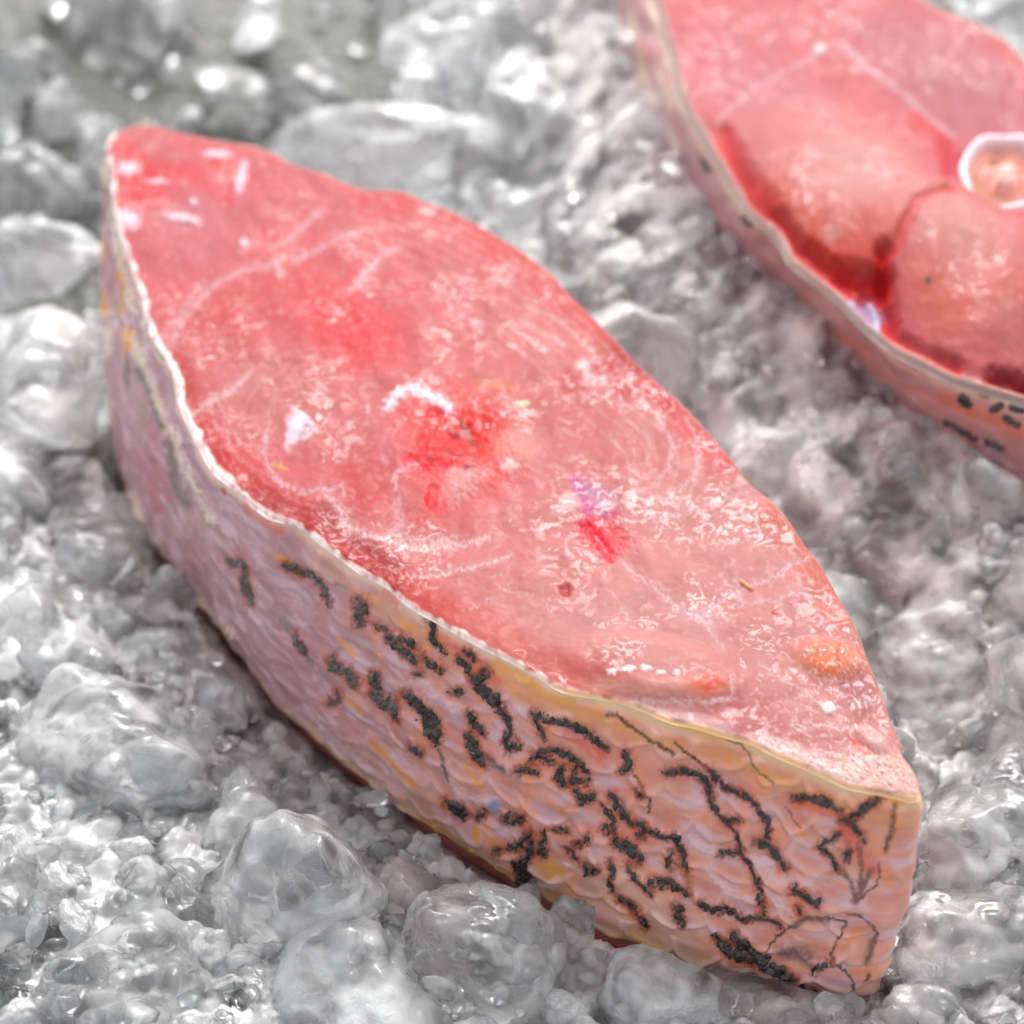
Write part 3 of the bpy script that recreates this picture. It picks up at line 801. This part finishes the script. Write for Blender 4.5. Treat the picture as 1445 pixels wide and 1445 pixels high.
for pts, r in FLAKES:                                          # inflamed, stained skin round each fleck
    pw.line(pts, r + 3, S(200, 78, 42), 0.62, 8, 6, broken=0.4)
    pw.line(pts, r * 0.8 + 2, S(92, 50, 38), 0.7, 4.5, 6, broken=0.4)
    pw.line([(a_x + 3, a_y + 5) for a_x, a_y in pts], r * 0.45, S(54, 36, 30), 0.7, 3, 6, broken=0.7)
W0n = normals(W, grid_faces(n_loop, NW, True))
if (W0n[(NF // 2) * NW + NW // 2] @ out[NF // 2]) < 0:
    W0n = -W0n
WS = W + W0n * (relief + pw.h)[:, None]
FWL = grid_faces(n_loop, NW, True)
# keep winding outward
a0 = FWL[(NF // 2) * (NW - 1) + NW // 2]
if np.cross(WS[a0[2]] - WS[a0[0]], WS[a0[3]] - WS[a0[1]]) @ out[NF // 2] < 0:
    FWL = FWL[:, ::-1]
skin = obj('skin', mesh('skin', WS, FWL, np.clip(pw.c * 1.22, 0.01, 0.9)), M_SKIN, steak)
# dark flecks: each a thin crumpled shell lying on the skin
GF = FWL[(FWL < NF * NW).all(1)]
fcx = PW[GF].mean(1)
for pts, r in FLAKES:
    fsel = near(fcx, pts, r + 7)
    if not len(fsel):
        continue
    f = GF[fsel]
    ids, inv = np.unique(f, return_inverse=True)
    q = PW[ids]
    wv = np.stack([fbm(q / 11.0, 2, 81), fbm(q / 11.0, 2, 82)], -1)
    d = segdist(q + wv * (4.0 + 0.5 * r), pts)
    vary = 0.95 + 0.85 * fbm(q / 10.0, 3, 84) + 0.22 * perlin(q / 5.5, 86)
    tip = np.minimum(np.linalg.norm(q - pts[0], axis=1), np.linalg.norm(q - pts[-1], axis=1))
    vary = vary * (0.62 + 0.38 * sst(0, 2.2 * r, tip))
    lump = fbm(q / 7.5, 2, 83)
    holes = np.clip(fbm(q / 6.5, 2, 88) - 0.12, 0, 1) * 14.0
    e = np.clip((r * vary * 0.80 - d - holes) / 2.6, -0.6, 1.0)
    ec = np.clip(e, 0, 1)
    hh = 0.00026 * e + 0.0006 * ec * lump + 0.00022 * ec * abs(perlin(q / 4.5, 85)) + 0.00012 * ec
    keep = (e[inv.reshape(f.shape)] > -0.55).any(1)
    if keep.sum() < 6:
        continue
    f2 = inv.reshape(f.shape)[keep]
    u2, i2 = np.unique(f2, return_inverse=True)
    vsx = WS[ids[u2]] + W0n[ids[u2]] * hh[u2][:, None]
    obj('pigment_fleck', mesh('pigment_fleck', vsx, i2.reshape(f2.shape)), M_FLAKE2 if pts[0][0] < 535 else M_FLAKE, skin)

# ================================================================== second fish steak, behind on the right
steak2 = obj('fish_steak', None)
tag(steak2, 'raw fish steak with a round backbone and hollow belly, lying behind at the right', 'fish steak')
Z2 = 0.043
NU2, NV2 = 420, 260
V, l2, r2 = lens(L2, R2, Z2, NU2, NV2)
V = V.reshape(-1, 3)
P = proj(V)
dl, dr = segdist(P, L2), segdist(P, R2)
big, fine = fbm(P / 60.0, 3, 105), fbm(P / np.array([18., 11.]), 3, 106)
base = np.tile(S(222, 104, 108), (len(P), 1)) * (1 + 0.16 * big + 0.1 * fine)[:, None]
base *= np.stack([1 + 0 * big, 1 + 0.12 * fine, 1 + 0.14 * fine], -1)
p2 = Paint(P, np.clip(base, 0.01, 0.95))
p2.blob(1040, 90, 100, 70, S(224, 104, 112), 0.7, 30, 0.7, 14)
p2.blob(1120, 180, 110, 60, S(212, 122, 128), 0.7, 30, 0.6, 14)
p2.blob(1330, 110, 120, 60, S(206, 108, 118), 0.85, 35, 0.6, 14)
for k in range(7):
    p2.line([(1060 + 16 * k, 150 - 14 * k), (1000 + 14 * k, 60 - 16 * k)], 3, S(216, 132, 140), 0.35, 4, 6)
    p2.line([(1240 + 14 * k, 60 + 9 * k), (1330 + 12 * k, 50 + 12 * k), (1400 + 10 * k, 80 + 14 * k)], 3, S(222, 136, 144), 0.3, 4, 6)
p2.blob(1185, 275, 150, 92, S(228, 128, 124), 0.9, 20, 0.75, 2, h=0.0055)
p2.blob(1215, 265, 70, 45, S(230, 160, 154), 0.5, 20, 0.7, 16, rough=0.3)
p2.line([(1090, 290), (1130, 330), (1190, 350), (1250, 345)], 24, S(236, 108, 90), 0.6, 20, 9)
p2.line([(1150, 350), (1180, 375), (1240, 380)], 16, S(228, 80, 56), 0.8, 12, 8)
p2.blob(1170, 350, 14, 9, S(234, 160, 150), 0.7, 0, 0.6, 5)
p2.blob(1375, 395, 125, 95, S(228, 126, 120), 0.9, 20, 0.75, 2, h=0.0055)
p2.blob(1350, 345, 60, 40, S(230, 158, 152), 0.5, 20, 0.7, 16, rough=0.3)
p2.line([(1300, 420), (1330, 460), (1400, 460), (1440, 440)], 26, S(234, 112, 92), 0.6, 20, 9)
p2.blob(1440, 480, 60, 30, S(220, 126, 124), 0.7, 10, 0.6, 10)
p2.line([(1016, 200), (1040, 255), (1075, 300), (1110, 350)], 15, S(232, 56, 56) * 1.2, 0.65, 11, 4, h=-0.0015)
p2.line([(1085, 325), (1115, 360), (1165, 392), (1215, 408), (1242, 408)], 13, S(222, 14, 24) * 1.2, 0.9, 12, 2.5, h=-0.0035)
p2.line([(1243, 380), (1248, 430), (1258, 480), (1300, 510), (1345, 526)], 9, S(222, 16, 28) * 1.2, 0.85, 11, 2.5, h=-0.003)
p2.line([(1258, 380), (1290, 320), (1340, 290)], 6, S(228, 78, 76) * 1.2, 0.6, 8, 4, h=-0.0012)
p2.blob(1222, 440, 24, 26, S(206, 150, 176), 0.9, 20, 0.4, 8, h=-0.0025, rough=0.4)
p2.line([(1228, 425), (1240, 445), (1235, 470)], 4, S(232, 204, 222), 0.8, 3, 4, h=0.001)
p2.line([(1205, 425), (1190, 432)], 4, S(232, 204, 222), 0.7, 3, 4)
p2.line([(1085, 325), (1095, 340), (1105, 350)], 7, S(236, 200, 206), 0.9, 5, 6)
p2.line([(1295, 170), (1325, 195), (1340, 240)], 13, S(228, 66, 70), 0.8, 12, 8)
p2.line([(1330, 200), (1335, 260)], 10, S(216, 44, 66), 0.8, 8, 6)
p2.line([(1180, 60), (1205, 75), (1240, 108), (1280, 135), (1320, 175), (1345, 192)], 3.5, S(236, 190, 196), 0.6, 4, 8, broken=0.5)
p2.blob(1157, 70, 10, 7, WH, 0.8, -20, 0.5, 4, h=0.0006)
p2.line([(1010, 180), (1060, 130), (1110, 100), (1150, 78)], 3, S(232, 160, 170), 0.6, 3, 6)
p2.line([(1400, 540), (1445, 545), (1520, 575)], 12, S(206, 30, 36), 0.8, 9, 6, h=-0.003)
p2.c = enrich(p2.c, 1.35)
p2.blob(1306, 424, 4, 4, S(70, 60, 40), 0.9, 0, 0.4, 1)
p2.blob(1415, 250, 62, 52, S(222, 150, 124), 0.9, 5, 0.15, 3, h=-0.002)
rim = 1 - sst(4.0, 12.0, dl + 3 * fbm(P / 22.0, 2, 77))
p2.mix(np.arange(len(P)), rim, S(230, 206, 198), 0.9, 0)
rim2 = 1 - sst(4.0, 11.0, dr + 3 * fbm(P / 20.0, 2, 78))
p2.mix(np.arange(len(P)), rim2, S(238, 214, 186), 0.9, 0)
edge = np.minimum(dl, dr)
h = p2.h + 0.0005 * fbm(P / 55.0, 2, 141) + 0.00006 * fbm(P / np.array([13., 8.]), 2, 142)
V[:, 2] += h * sst(6, 26, edge) - 0.0012 * (1 - sst(0, 9, edge)) ** 2
obj('flesh', mesh('flesh', V, grid_faces(NU2, NV2)[:, ::-1], np.clip(p2.c * 0.39, 0.01, 0.95)), M_FLESH, steak2)
# backbone: a ring of bone with a hollow and a pale core
cb_ = unproj(1418., 250., Z2)
ex = unproj(1484., 250., Z2) - cb_
ey_ = unproj(1418., 196., Z2) - cb_
prof = [(0.0, 0.0012), (0.16, 0.0017), (0.26, 0.0008), (0.36, -0.0012), (0.62, -0.0020), (0.80, -0.0002), (0.86, 0.0016), (0.93, 0.0022), (1.0, 0.0014), (1.06, -0.0015)]
pc = [S(240, 214, 206), S(236, 200, 192), S(228, 170, 156), S(224, 140, 134), S(230, 148, 132), S(232, 176, 168), S(232, 212, 224), S(236, 218, 230), S(228, 196, 208), S(220, 120, 124)]
nth = 96
th = np.linspace(0, 2 * np.pi, nth, endpoint=False)
Vv, Cc = [], []
for (rr, zz), c_ in zip(prof, pc):
    wob = 1 + 0.025 * np.sin(3 * th + 1) + 0.012 * np.sin(7 * th)
    off = np.array([0.02, -0.03]) * (1 - rr)
    pts = cb_ + (rr * wob * np.cos(th) + off[0])[:, None] * ex + (rr * wob * np.sin(th) + off[1])[:, None] * ey_
    pts[:, 2] += zz + 0.0004 * np.sin(5 * th + 3 * rr)
    Vv.append(pts)
    Cc.append(np.tile(c_, (nth, 1)))
A = np.arange(len(prof) * nth).reshape(len(prof), nth)
A = np.hstack([A, A[:, :1]])
obj('vertebra', mesh('vertebra', np.vstack(Vv), np.stack([A[:-1, :-1], A[1:, :-1], A[1:, 1:], A[:-1, 1:]], -1).reshape(-1, 4), np.vstack(Cc) * 0.8), M_FLESH, steak2)
# skin wall: flares out under the cut, then turns in below
NF2, NB2 = 420, 120
tf = unproj(*resample(L2, NF2).T, Z2) - (0, 0, 0.0012)
tb_ = (unproj(*resample(R2, NB2).T, Z2) - (0, 0, 0.0012))[::-1][1:-1]
mf = unproj(*resample(M2, NF2).T, Z2 - 0.019)
oa, ob = mf[0] - tf[0], mf[-1] - tf[-1]
t_ = np.linspace(1, 0, NB2)[1:-1][:, None]
mb = tb_ + oa * (1 - t_) + ob * t_
mb[:, 2] = Z2 - 0.019
top, mid = np.vstack([tf, tb_]), np.vstack([mf, mb])
cc = mid.mean(0)
bot = cc + (mid - cc) * 0.90
bot[:, 2] = 0.002
NW2 = 110
v = np.linspace(0, 1, NW2)[None, :, None]
W = top[:, None] * (1 - v) ** 2 + 2 * (mid * 1.0)[:, None] * v * (1 - v) + bot[:, None] * v ** 2
W += ((mid - 0.25 * top - 0.5 * mid - 0.25 * bot)[:, None]) * (4 * v * (1 - v)) ** 1.0
n_loop = len(top)
W = W.reshape(-1, 3)
PW = proj(W)
UV = np.stack([np.repeat(np.r_[0, np.cumsum(np.linalg.norm(np.diff(top, axis=0), axis=1))], NW2) * 1000, np.tile(np.linspace(0, 1, NW2), n_loop) * 44], -1)
n1, n2 = fbm(UV / 6.0, 3, 171), fbm(UV / np.array([9., 3.]), 3, 172)
cl = np.tile(S(190, 132, 134), (len(W), 1)) * (1 + 0.15 * n1)[:, None]
k_ = np.clip(n2 * 1.6, 0, 0.6)[:, None]
cl = cl * (1 - k_) + S(200, 168, 172) * k_
pw2 = Paint(PW, np.clip(cl, 0.01, 0.9))
vq = UV[:, 1] / 44
pw2.mix(np.arange(len(W)), np.exp(-(vq / 0.05) ** 2), S(232, 208, 190), 0.8, 0)
for a, r in (([(890, 20), (900, 90), (925, 150), (960, 215)], 6), ([(930, 100), (945, 150)], 5), ([(1025, 270), (1045, 300)], 4)):
    pw2.line(a, r, S(230, 204, 176), 0.7, r * 0.8, 5, broken=0.3)
for a, r in (([(1330, 560), (1400, 590), (1445, 610)], 10), ([(1180, 470), (1220, 500)], 6), ([(905, 60), (915, 85)], 5)):
    pw2.line(a, r, S(220, 110, 66), 0.6, r * 0.8, 5)
n_ = normals(W, grid_faces(n_loop, NW2, True))
FW2 = grid_faces(n_loop, NW2, True)
mid_i = (NF2 // 2) * NW2 + NW2 // 3
if n_[mid_i] @ (W[mid_i] - cc) < 0:
    n_, FW2 = -n_, FW2[:, ::-1]
W2 = W + n_ * (0.0009 * fbm(UV / np.array([14., 8.]), 3, 161) + 0.00015 * fbm(UV / 1.8, 2, 162))[:, None] * sst(0, 0.06, vq)[:, None]
skin2 = obj('skin', mesh('skin', W2, FW2, np.clip(pw2.c, 0.01, 0.9)), M_SKIN, steak2)
GF = FW2[(FW2 < NF2 * NW2).all(1)]
fcx = PW[GF].mean(1)
nrm_ok = (n_[GF[:, 0]] @ -FW) > 0
for pts, r in (([(1400, 578), (1412, 572)], 5), ([(1420, 590), (1436, 600)], 5.5), ([(1358, 560), (1368, 572)], 6), ([(1385, 555), (1395, 558)], 5), ([(1335, 596), (1352, 604), (1375, 622)], 5), ([(1390, 625), (1412, 634)], 5), ([(1052, 305), (1060, 318)], 4), ([(990, 225), (998, 240)], 4), ([(1428, 575), (1443, 580)], 5)):
    fsel = near(fcx, pts, r + 8)
    fsel = fsel[nrm_ok[fsel]]
    if not len(fsel):
        continue
    f = GF[fsel]
    ids, inv = np.unique(f, return_inverse=True)
    q = PW[ids]
    d = segdist(q + 4 * np.stack([fbm(q / 8.0, 2, 81), fbm(q / 8.0, 2, 82)], -1), pts)
    e = np.clip((r - d) / 3.0, -0.6, 1.0)
    f2 = inv.reshape(f.shape)
    f2 = f2[(e[f2] > -0.55).any(1)]
    if len(f2) < 3:
        continue
    u2, i2 = np.unique(f2, return_inverse=True)
    vsx = W2[ids[u2]] + n_[ids[u2]] * (0.0006 * e[u2] + 0.0004 * np.clip(e[u2], 0, 1) * fbm(q[u2] / 5.0, 2, 83))[:, None]
    obj('pigment_fleck', mesh('pigment_fleck', vsx, i2.reshape(f2.shape)), M_FLAKE, skin2)

# ================================================================== ice
poly1 = np.vstack([lb[:, :2], rb[::-1, :2]])
poly2 = mid[::3, :2]


def poly_sd(Q, poly):
    """signed distance to a polygon, negative inside"""
    d = segdist(Q, np.vstack([poly, poly[:1]]))
    ins = np.zeros(len(Q), bool)
    j = len(poly) - 1
    for i in range(len(poly)):
        a, b = poly[i], poly[j]
        c_ = ((a[1] > Q[:, 1]) != (b[1] > Q[:, 1])) & (Q[:, 0] < (b[0] - a[0]) * (Q[:, 1] - a[1]) / (b[1] - a[1] + 1e-15) + a[0])
        ins ^= c_
        j = i
    return np.where(ins, -d, d)


def bed_z(Q):
    """height of the crushed-ice surface"""
    z = 0.0055 * fbm(Q / 0.022, 3, 201) + 0.0022 * fbm(Q / 0.0065, 3, 202)
    s1, s2 = poly_sd(Q, poly1), poly_sd(Q, poly2)
    z = z + (0.0009 * abs(perlin(Q / 0.0026, 205)) + 0.0006 * perlin(Q / 0.0016, 206)) * (1 - 0.8 * sst(-0.03, 0.03, Q[:, 1]))
    z = z + 0.0008 + 0.0050 * sst(0.008, 0.05, s1)
    z += 0.021 * sst(0.045, -0.002, s2)
    # the ice thins out to the bare slab at the far left
    far = sst(0.075, 0.16, Q[:, 1] - 0.45 * (Q[:, 0] + 0.11)) * sst(0.05, -0.06, Q[:, 0])
    z -= 0.022 * far
    z = np.where(s1 < 0.004, np.minimum(z, -0.0030 - 0.006 * sst(0.002, -0.008, s1)), z)
    z = np.where(s2 < -0.006, np.minimum(z, -0.002), z)
    return z


NG = 560
gx, gy = np.linspace(-0.19, 0.20, NG), np.linspace(-0.135, 0.27, NG)
GX, GY = np.meshgrid(gx, gy, indexing='ij')
Q = np.stack([GX.ravel(), GY.ravel()], -1)
zb = bed_z(Q)
pink_glow = np.exp(-np.clip(np.minimum(poly_sd(Q, poly1), poly_sd(Q, poly2)), 0, 1) / 0.011) * np.clip(0.75 + 0.9 * fbm(Q / 0.012, 2, 211), 0, 1)
bcol = np.array([0.86, 0.867, 0.871]) * (1 - pink_glow[:, None]) + np.array([0.84, 0.64, 0.63]) * pink_glow[:, None]  # pink light through the flesh painted into the ice near both steaks
bed = obj('crushed_ice', mesh('crushed_ice', np.c_[Q, zb], grid_faces(NG, NG), bcol), M_BED)
bed['kind'] = 'stuff'

tb_me = bpy.data.meshes.new('tabletop')
bm = bmesh.new()
bmesh.ops.create_cube(bm, size=1.0)
for q in bm.verts:
    q.co = (q.co.x * 1.6, q.co.y * 1.6 + 0.2, q.co.z * 0.04 - 0.032)
bmesh.ops.bevel(bm, geom=bm.edges[:], offset=0.004, segments=2, affect='EDGES')
bm.to_mesh(tb_me)
bm.free()
table = obj('tabletop', tb_me, M_TABLE)
table['kind'] = 'structure'

_ico = {}


def ico(level):
    if level not in _ico:
        bm = bmesh.new()
        bmesh.ops.create_icosphere(bm, subdivisions=level, radius=1.0)
        bm.verts.index_update()
        vv = np.array([v_.co[:] for v_ in bm.verts])
        ff = np.array([[v_.index for v_ in f_.verts] for f_ in bm.faces])
        bm.free()
        _ico[level] = (vv / np.linalg.norm(vv, axis=1)[:, None], ff)
    return _ico[level]


def lump(seed, level, sharp=9.0, rough=1.0, grit=1.0, nplanes=11):
    """one melted lump of ice, unit size: a rounded faceted body with hollows and a gritty patch"""
    r_ = np.random.default_rng(seed)
    D, F_ = ico(level)
    n = r_.normal(size=(nplanes, 3))
    n /= np.linalg.norm(n, axis=1)[:, None]
    d = r_.uniform(0.62, 1.0, nplanes)
    s = (np.clip(D @ n.T / d, 0, None) ** sharp).sum(1)
    r = np.minimum(np.clip(s, 1e-3, None) ** (-1.0 / sharp), 1.35)
    X = D * r[:, None]
    o = seed * 3.7
    k = 1 + rough * (0.18 * perlin(X * 1.4 + o) + 0.085 * perlin(X * 3.2 + o) + 0.018 * perlin(X * 7 + o))
    m = sst(0.0, 0.3, perlin(X * 1.3 + o + 9) - 0.35 * X[:, 2])
    k = k + grit * m * (0.035 * perlin(X * 13 + o) + 0.022 * abs(perlin(X * 24 + o)) + (0.013 * perlin(X * 45 + o) if level > 5 else 0) + (0.007 * perlin(X * 85 + o) if level > 6 else 0))
    return X * k[:, None], F_


# lumps one can point at: centre pixel, height of centre, half sizes (m), seed, material, level, label
HERO = [
    (420, 1275, 0.004, (0.0175, 0.021, 0.0155), 21, M_ICE, 7, 6, 'large smooth melted lump of ice below the skin at the lower left'),
    (500, 1400, 0.002, (0.0150, 0.015, 0.0140), 22, M_ICE, 7, 6, 'frosty ice lump at the bottom edge of the photo below the large smooth melted one'),
    (150, 1060, 0.003, (0.0185, 0.016, 0.0140), 23, M_ICE, 7, 6, 'wide gritty ice lump left of the front steak above the large smooth melted one'),
    (8, 1305, 0.006, (0.0080, 0.010, 0.0110), 24, M_CLEAR, 6, 8, 'small clear upright ice block cut by the left edge of the photo near the bottom'),
    (715, 1350, 0.006, (0.0120, 0.012, 0.0150), 63, M_CLEAR, 7, 5, 'clear pointed ice lump leaning against the skin at the bottom centre'),
    (190, 1430, 0.002, (0.0160, 0.012, 0.0100), 26, M_CLEAR, 6, 6, 'dark clear ice lump at the bottom edge left of the frosty one'),
    (262, 1280, 0.005, (0.0045, 0.004, 0.0045), 27, M_CLEAR, 5, 8, 'tiny clear bead of ice at the left foot of the large smooth lump'),
    (90, 1235, -0.002, (0.0140, 0.012, 0.0100), 28, M_SNOW, 5, 6, 'frosty ice lump between the gritty lump and the clear block at the left edge'),
    (610, 1300, -0.002, (0.0085, 0.009, 0.0070), 29, M_PINK, 5, 6, 'clear ice lump wedged in the gap between the smooth lump and the pointed one'),
    (385, 1080, -0.003, (0.0090, 0.007, 0.0060), 30, M_PINK, 5, 6, 'small glassy ice piece in shade under the skin above the large smooth lump'),
    (1395, 1150, 0.006, (0.0115, 0.012, 0.0100), 31, M_CLEAR, 6, 8, 'rounded clear ice block at the right edge beside the blunt end of the front steak'),
    (1360, 950, 0.004, (0.0160, 0.012, 0.0090), 32, M_SNOW, 6, 6, 'whitish gritty ice heap at the right edge above the rounded clear block'),
    (1390, 1345, 0.001, (0.0110, 0.009, 0.0080), 33, M_ICE, 5, 6, 'bright broken ice piece near the lower right corner'),
    (1210, 1000, 0.003, (0.0080, 0.011, 0.0090), 34, M_PINK, 5, 6, 'pink-tinted ice piece touching the far side of the front steak at its near end'),
    (1140, 590, 0.009, (0.0150, 0.012, 0.0100), 35, M_ICE, 6, 7, 'angular ice lump in the gap between the two steaks with a blunt right corner'),
    (1000, 500, 0.008, (0.0110, 0.010, 0.0080), 36, M_CLEAR, 5, 7, 'clear glinting ice piece in the gap beside the widest part of the front steak'),
    (1170, 740, 0.004, (0.0150, 0.012, 0.0090), 37, M_ICE, 5, 6, 'frosty ice lump in the gap behind the near half of the front steak'),
    (1250, 830, 0.003, (0.0120, 0.010, 0.0080), 38, M_PINK, 5, 6, 'ring-edged clear ice piece right of the middle of the front steak'),
    (530, 200, 0.009, (0.0330, 0.019, 0.0130), 239, M_ICE, 6, 4, 'largest smooth clear slab of ice behind the front steak at the top'),
    (740, 160, 0.008, (0.0150, 0.014, 0.0130), 40, M_ICE, 5, 6, 'white ice lump at the top between the big clear slab and the second steak'),
    (365, 30, -0.004, (0.0060, 0.014, 0.0050), 41, M_SNOW, 5, 7, 'bright sliver of ice lying on the dark stone at the top'),
    (640, 40, 0.002, (0.0170, 0.016, 0.0100), 42, M_ICE, 5, 6, 'grey ice lump at the top edge behind the big clear slab'),
    (820, 250, 0.009, (0.0140, 0.013, 0.0110), 43, M_CLEAR, 5, 6, 'smooth ice lump left of the second steak and right of the big clear slab'),
    (840, 380, 0.008, (0.0130, 0.012, 0.0100), 44, M_ICE, 5, 6, 'hazy ice lump just behind the far edge of the front steak at its middle'),
    (60, 560, 0.007, (0.0200, 0.017, 0.0120), 45, M_ICE, 6, 6, 'broad frosty ice lump at the left edge beside the far half of the front steak'),
    (40, 370, 0.005, (0.0150, 0.014, 0.0100), 46, M_ICE, 5, 6, 'blurred ice lump at the left edge level with the tip of the front steak'),
    (110, 760, -0.001, (0.0140, 0.012, 0.0080), 47, M_CLEAR, 5, 6, 'dark hollow-looking clear ice piece left of the front steak at mid height'),
    (250, 930, 0.000, (0.0110, 0.009, 0.0080), 48, M_ICE, 5, 6, 'smoky oval ice piece against the left lower edge of the skin'),
    (1060, 1420, -0.002, (0.0120, 0.007, 0.0070), 49, M_PINK, 6, 6, 'pinkish clear ice under the lower edge of the skin at the bottom'),
    (910, 1420, -0.001, (0.0120, 0.009, 0.0090), 50, M_SNOW, 6, 6, 'stringy crushed lump of ice at the bottom edge below the skin'),
    (1330, 1225, 0.001, (0.0100, 0.010, 0.0080), 51, M_ICE, 5, 6, 'grey ice lump below the rounded clear block at the right'),
    (1290, 690, 0.003, (0.0110, 0.010, 0.0090), 52, M_PINK, 5, 6, 'pink-shaded ice piece under the skin of the second steak'),
]
chunk_xy = []
for px, py, z, sz, seed, m, lev, sharp, lab in HERO:
    X, F_ = lump(seed, lev, sharp, 1.0, (0.4, 1.0, 1.3)[(m is M_ICE) + 2 * (m is M_SNOW)])
    c_ = unproj(float(px), float(py), z)
    c_[2] += 0.0022 if c_[1] < -0.03 else -0.001
    o = obj('ice_lump', mesh('ice_lump', X * np.array(sz), F_), m)
    o.location = c_
    tag(o, lab, 'ice', 'lumps of ice around the steaks')
    chunk_xy.append((c_[0], c_[1], max(sz[:2])))

# the many smaller pieces: a few shapes, copied and turned
PROTO = []
for k in range(14):
    X, F_ = lump(100 + k, 4 if k % 3 else 5, 7.0, 1.1, (0.9, 0.4, 1.2)[k % 3])
    PROTO.append((mesh('ice_piece', X * 0.01 * np.array([1.0, random.uniform(0.75, 1.0), random.uniform(0.6, 0.9)]), F_), (M_ICE, M_CLEAR, M_SNOW)[k % 3]))
for me, m in PROTO:
    me.materials.append(m)
placed, tries = [], 0
NC = 7000
cand = unproj(rng.uniform(-60, 1505, NC), rng.uniform(-60, 1500, NC), 0.002)
cs1, cs2, cz = poly_sd(cand[:, :2], poly1), poly_sd(cand[:, :2], poly2), bed_z(cand[:, :2])
for ci in range(NC):
    if len(placed) >= 230:
        break
    c_ = cand[ci]
    s = random.choice((0.35, 0.5, 0.65, 0.8, 1.0, 1.25))
    if c_[1] < -0.045:
        s = min(s, 0.6)
    elif c_[1] > -0.005:
        s *= 1.3
    r = 0.01 * s
    if cs1[ci] < r * 0.5 or cs2[ci] < r * 0.5:
        continue
    zz = cz[ci]
    if zz < -0.010 and random.random() < 0.8:
        continue
    if any(math.hypot(c_[0] - a, c_[1] - b) < (r + rr) * 0.62 for a, b, rr in placed) or any(math.hypot(c_[0] - a, c_[1] - b) < rr * 0.75 + r * 0.3 for a, b, rr in chunk_xy):
        continue
    me, m = random.choice(PROTO)
    o = obj('ice_piece', me)
    o.location = (c_[0], c_[1], max(zz, -0.011) + r * random.uniform(-0.15, 0.35))
    o.rotation_euler = (random.uniform(0, 6.3), random.uniform(0, 6.3), random.uniform(0, 6.3))
    o.scale = (s, s * random.uniform(0.8, 1.2), s)
    kind = {M_ICE: 'hazy', M_CLEAR: 'clear', M_SNOW: 'frosty'}[m]
    qx, qy = proj(c_[None])[0]
    where = ('on the dark slab behind the front steak tip' if qx < 420 and qy < 240 else
             'behind the front steak' if qy < 300 else
             'in the gap between the two steaks' if qx > 780 and qy < 860 else
             'right of the blunt steak end' if qx > 1100 and qy < 1330 else
             'left of the front steak' if qy < 800 else
             'in the foreground below the skin')
    tag(o, 'small %s piece of ice %s' % (kind, where), 'ice', 'small %s ice pieces %s' % (kind, where))
    placed.append((c_[0], c_[1], r))

# crumbs and slush, one mass
D, F_ = ico(2)
Vs, Fs, nv = [], [], 0
cnt = 0
NC = 5000
cand = unproj(rng.uniform(-80, 1525, NC), rng.uniform(-80, 1520, NC), 0.0)
cs1, cs2, cz = poly_sd(cand[:, :2], poly1), poly_sd(cand[:, :2], poly2), bed_z(cand[:, :2])
for ci in range(NC):
    if cnt >= 2200:
        break
    c_ = cand[ci]
    if cs1[ci] < 0.0015 or cs2[ci] < 0.0:
        continue
    zz = cz[ci]
    if zz < -0.012:
        if random.random() < 0.7:
            continue
        zz = -0.0115
    s = 0.0008 + 0.0022 * random.random() ** 2
    n = rng.normal(size=(6, 3))
    n /= np.linalg.norm(n, axis=1)[:, None]
    r = np.minimum((np.clip(D @ n.T / rng.uniform(0.5, 1.0, 6), 0, None) ** 7).sum(1).clip(1e-3) ** (-1 / 7.0), 1.5)
    Vs.append(D * r[:, None] * s * np.array([1, rng.uniform(0.5, 1.1), rng.uniform(0.4, 0.9)]) + (c_[0], c_[1], zz + s * 0.3))
    Fs.append(F_ + nv)
    nv += len(D)
    cnt += 1
crumbs = obj('ice_crumbs', mesh('ice_crumbs', np.vstack(Vs), np.vstack(Fs)), M_CLEAR)
crumbs['kind'] = 'stuff'
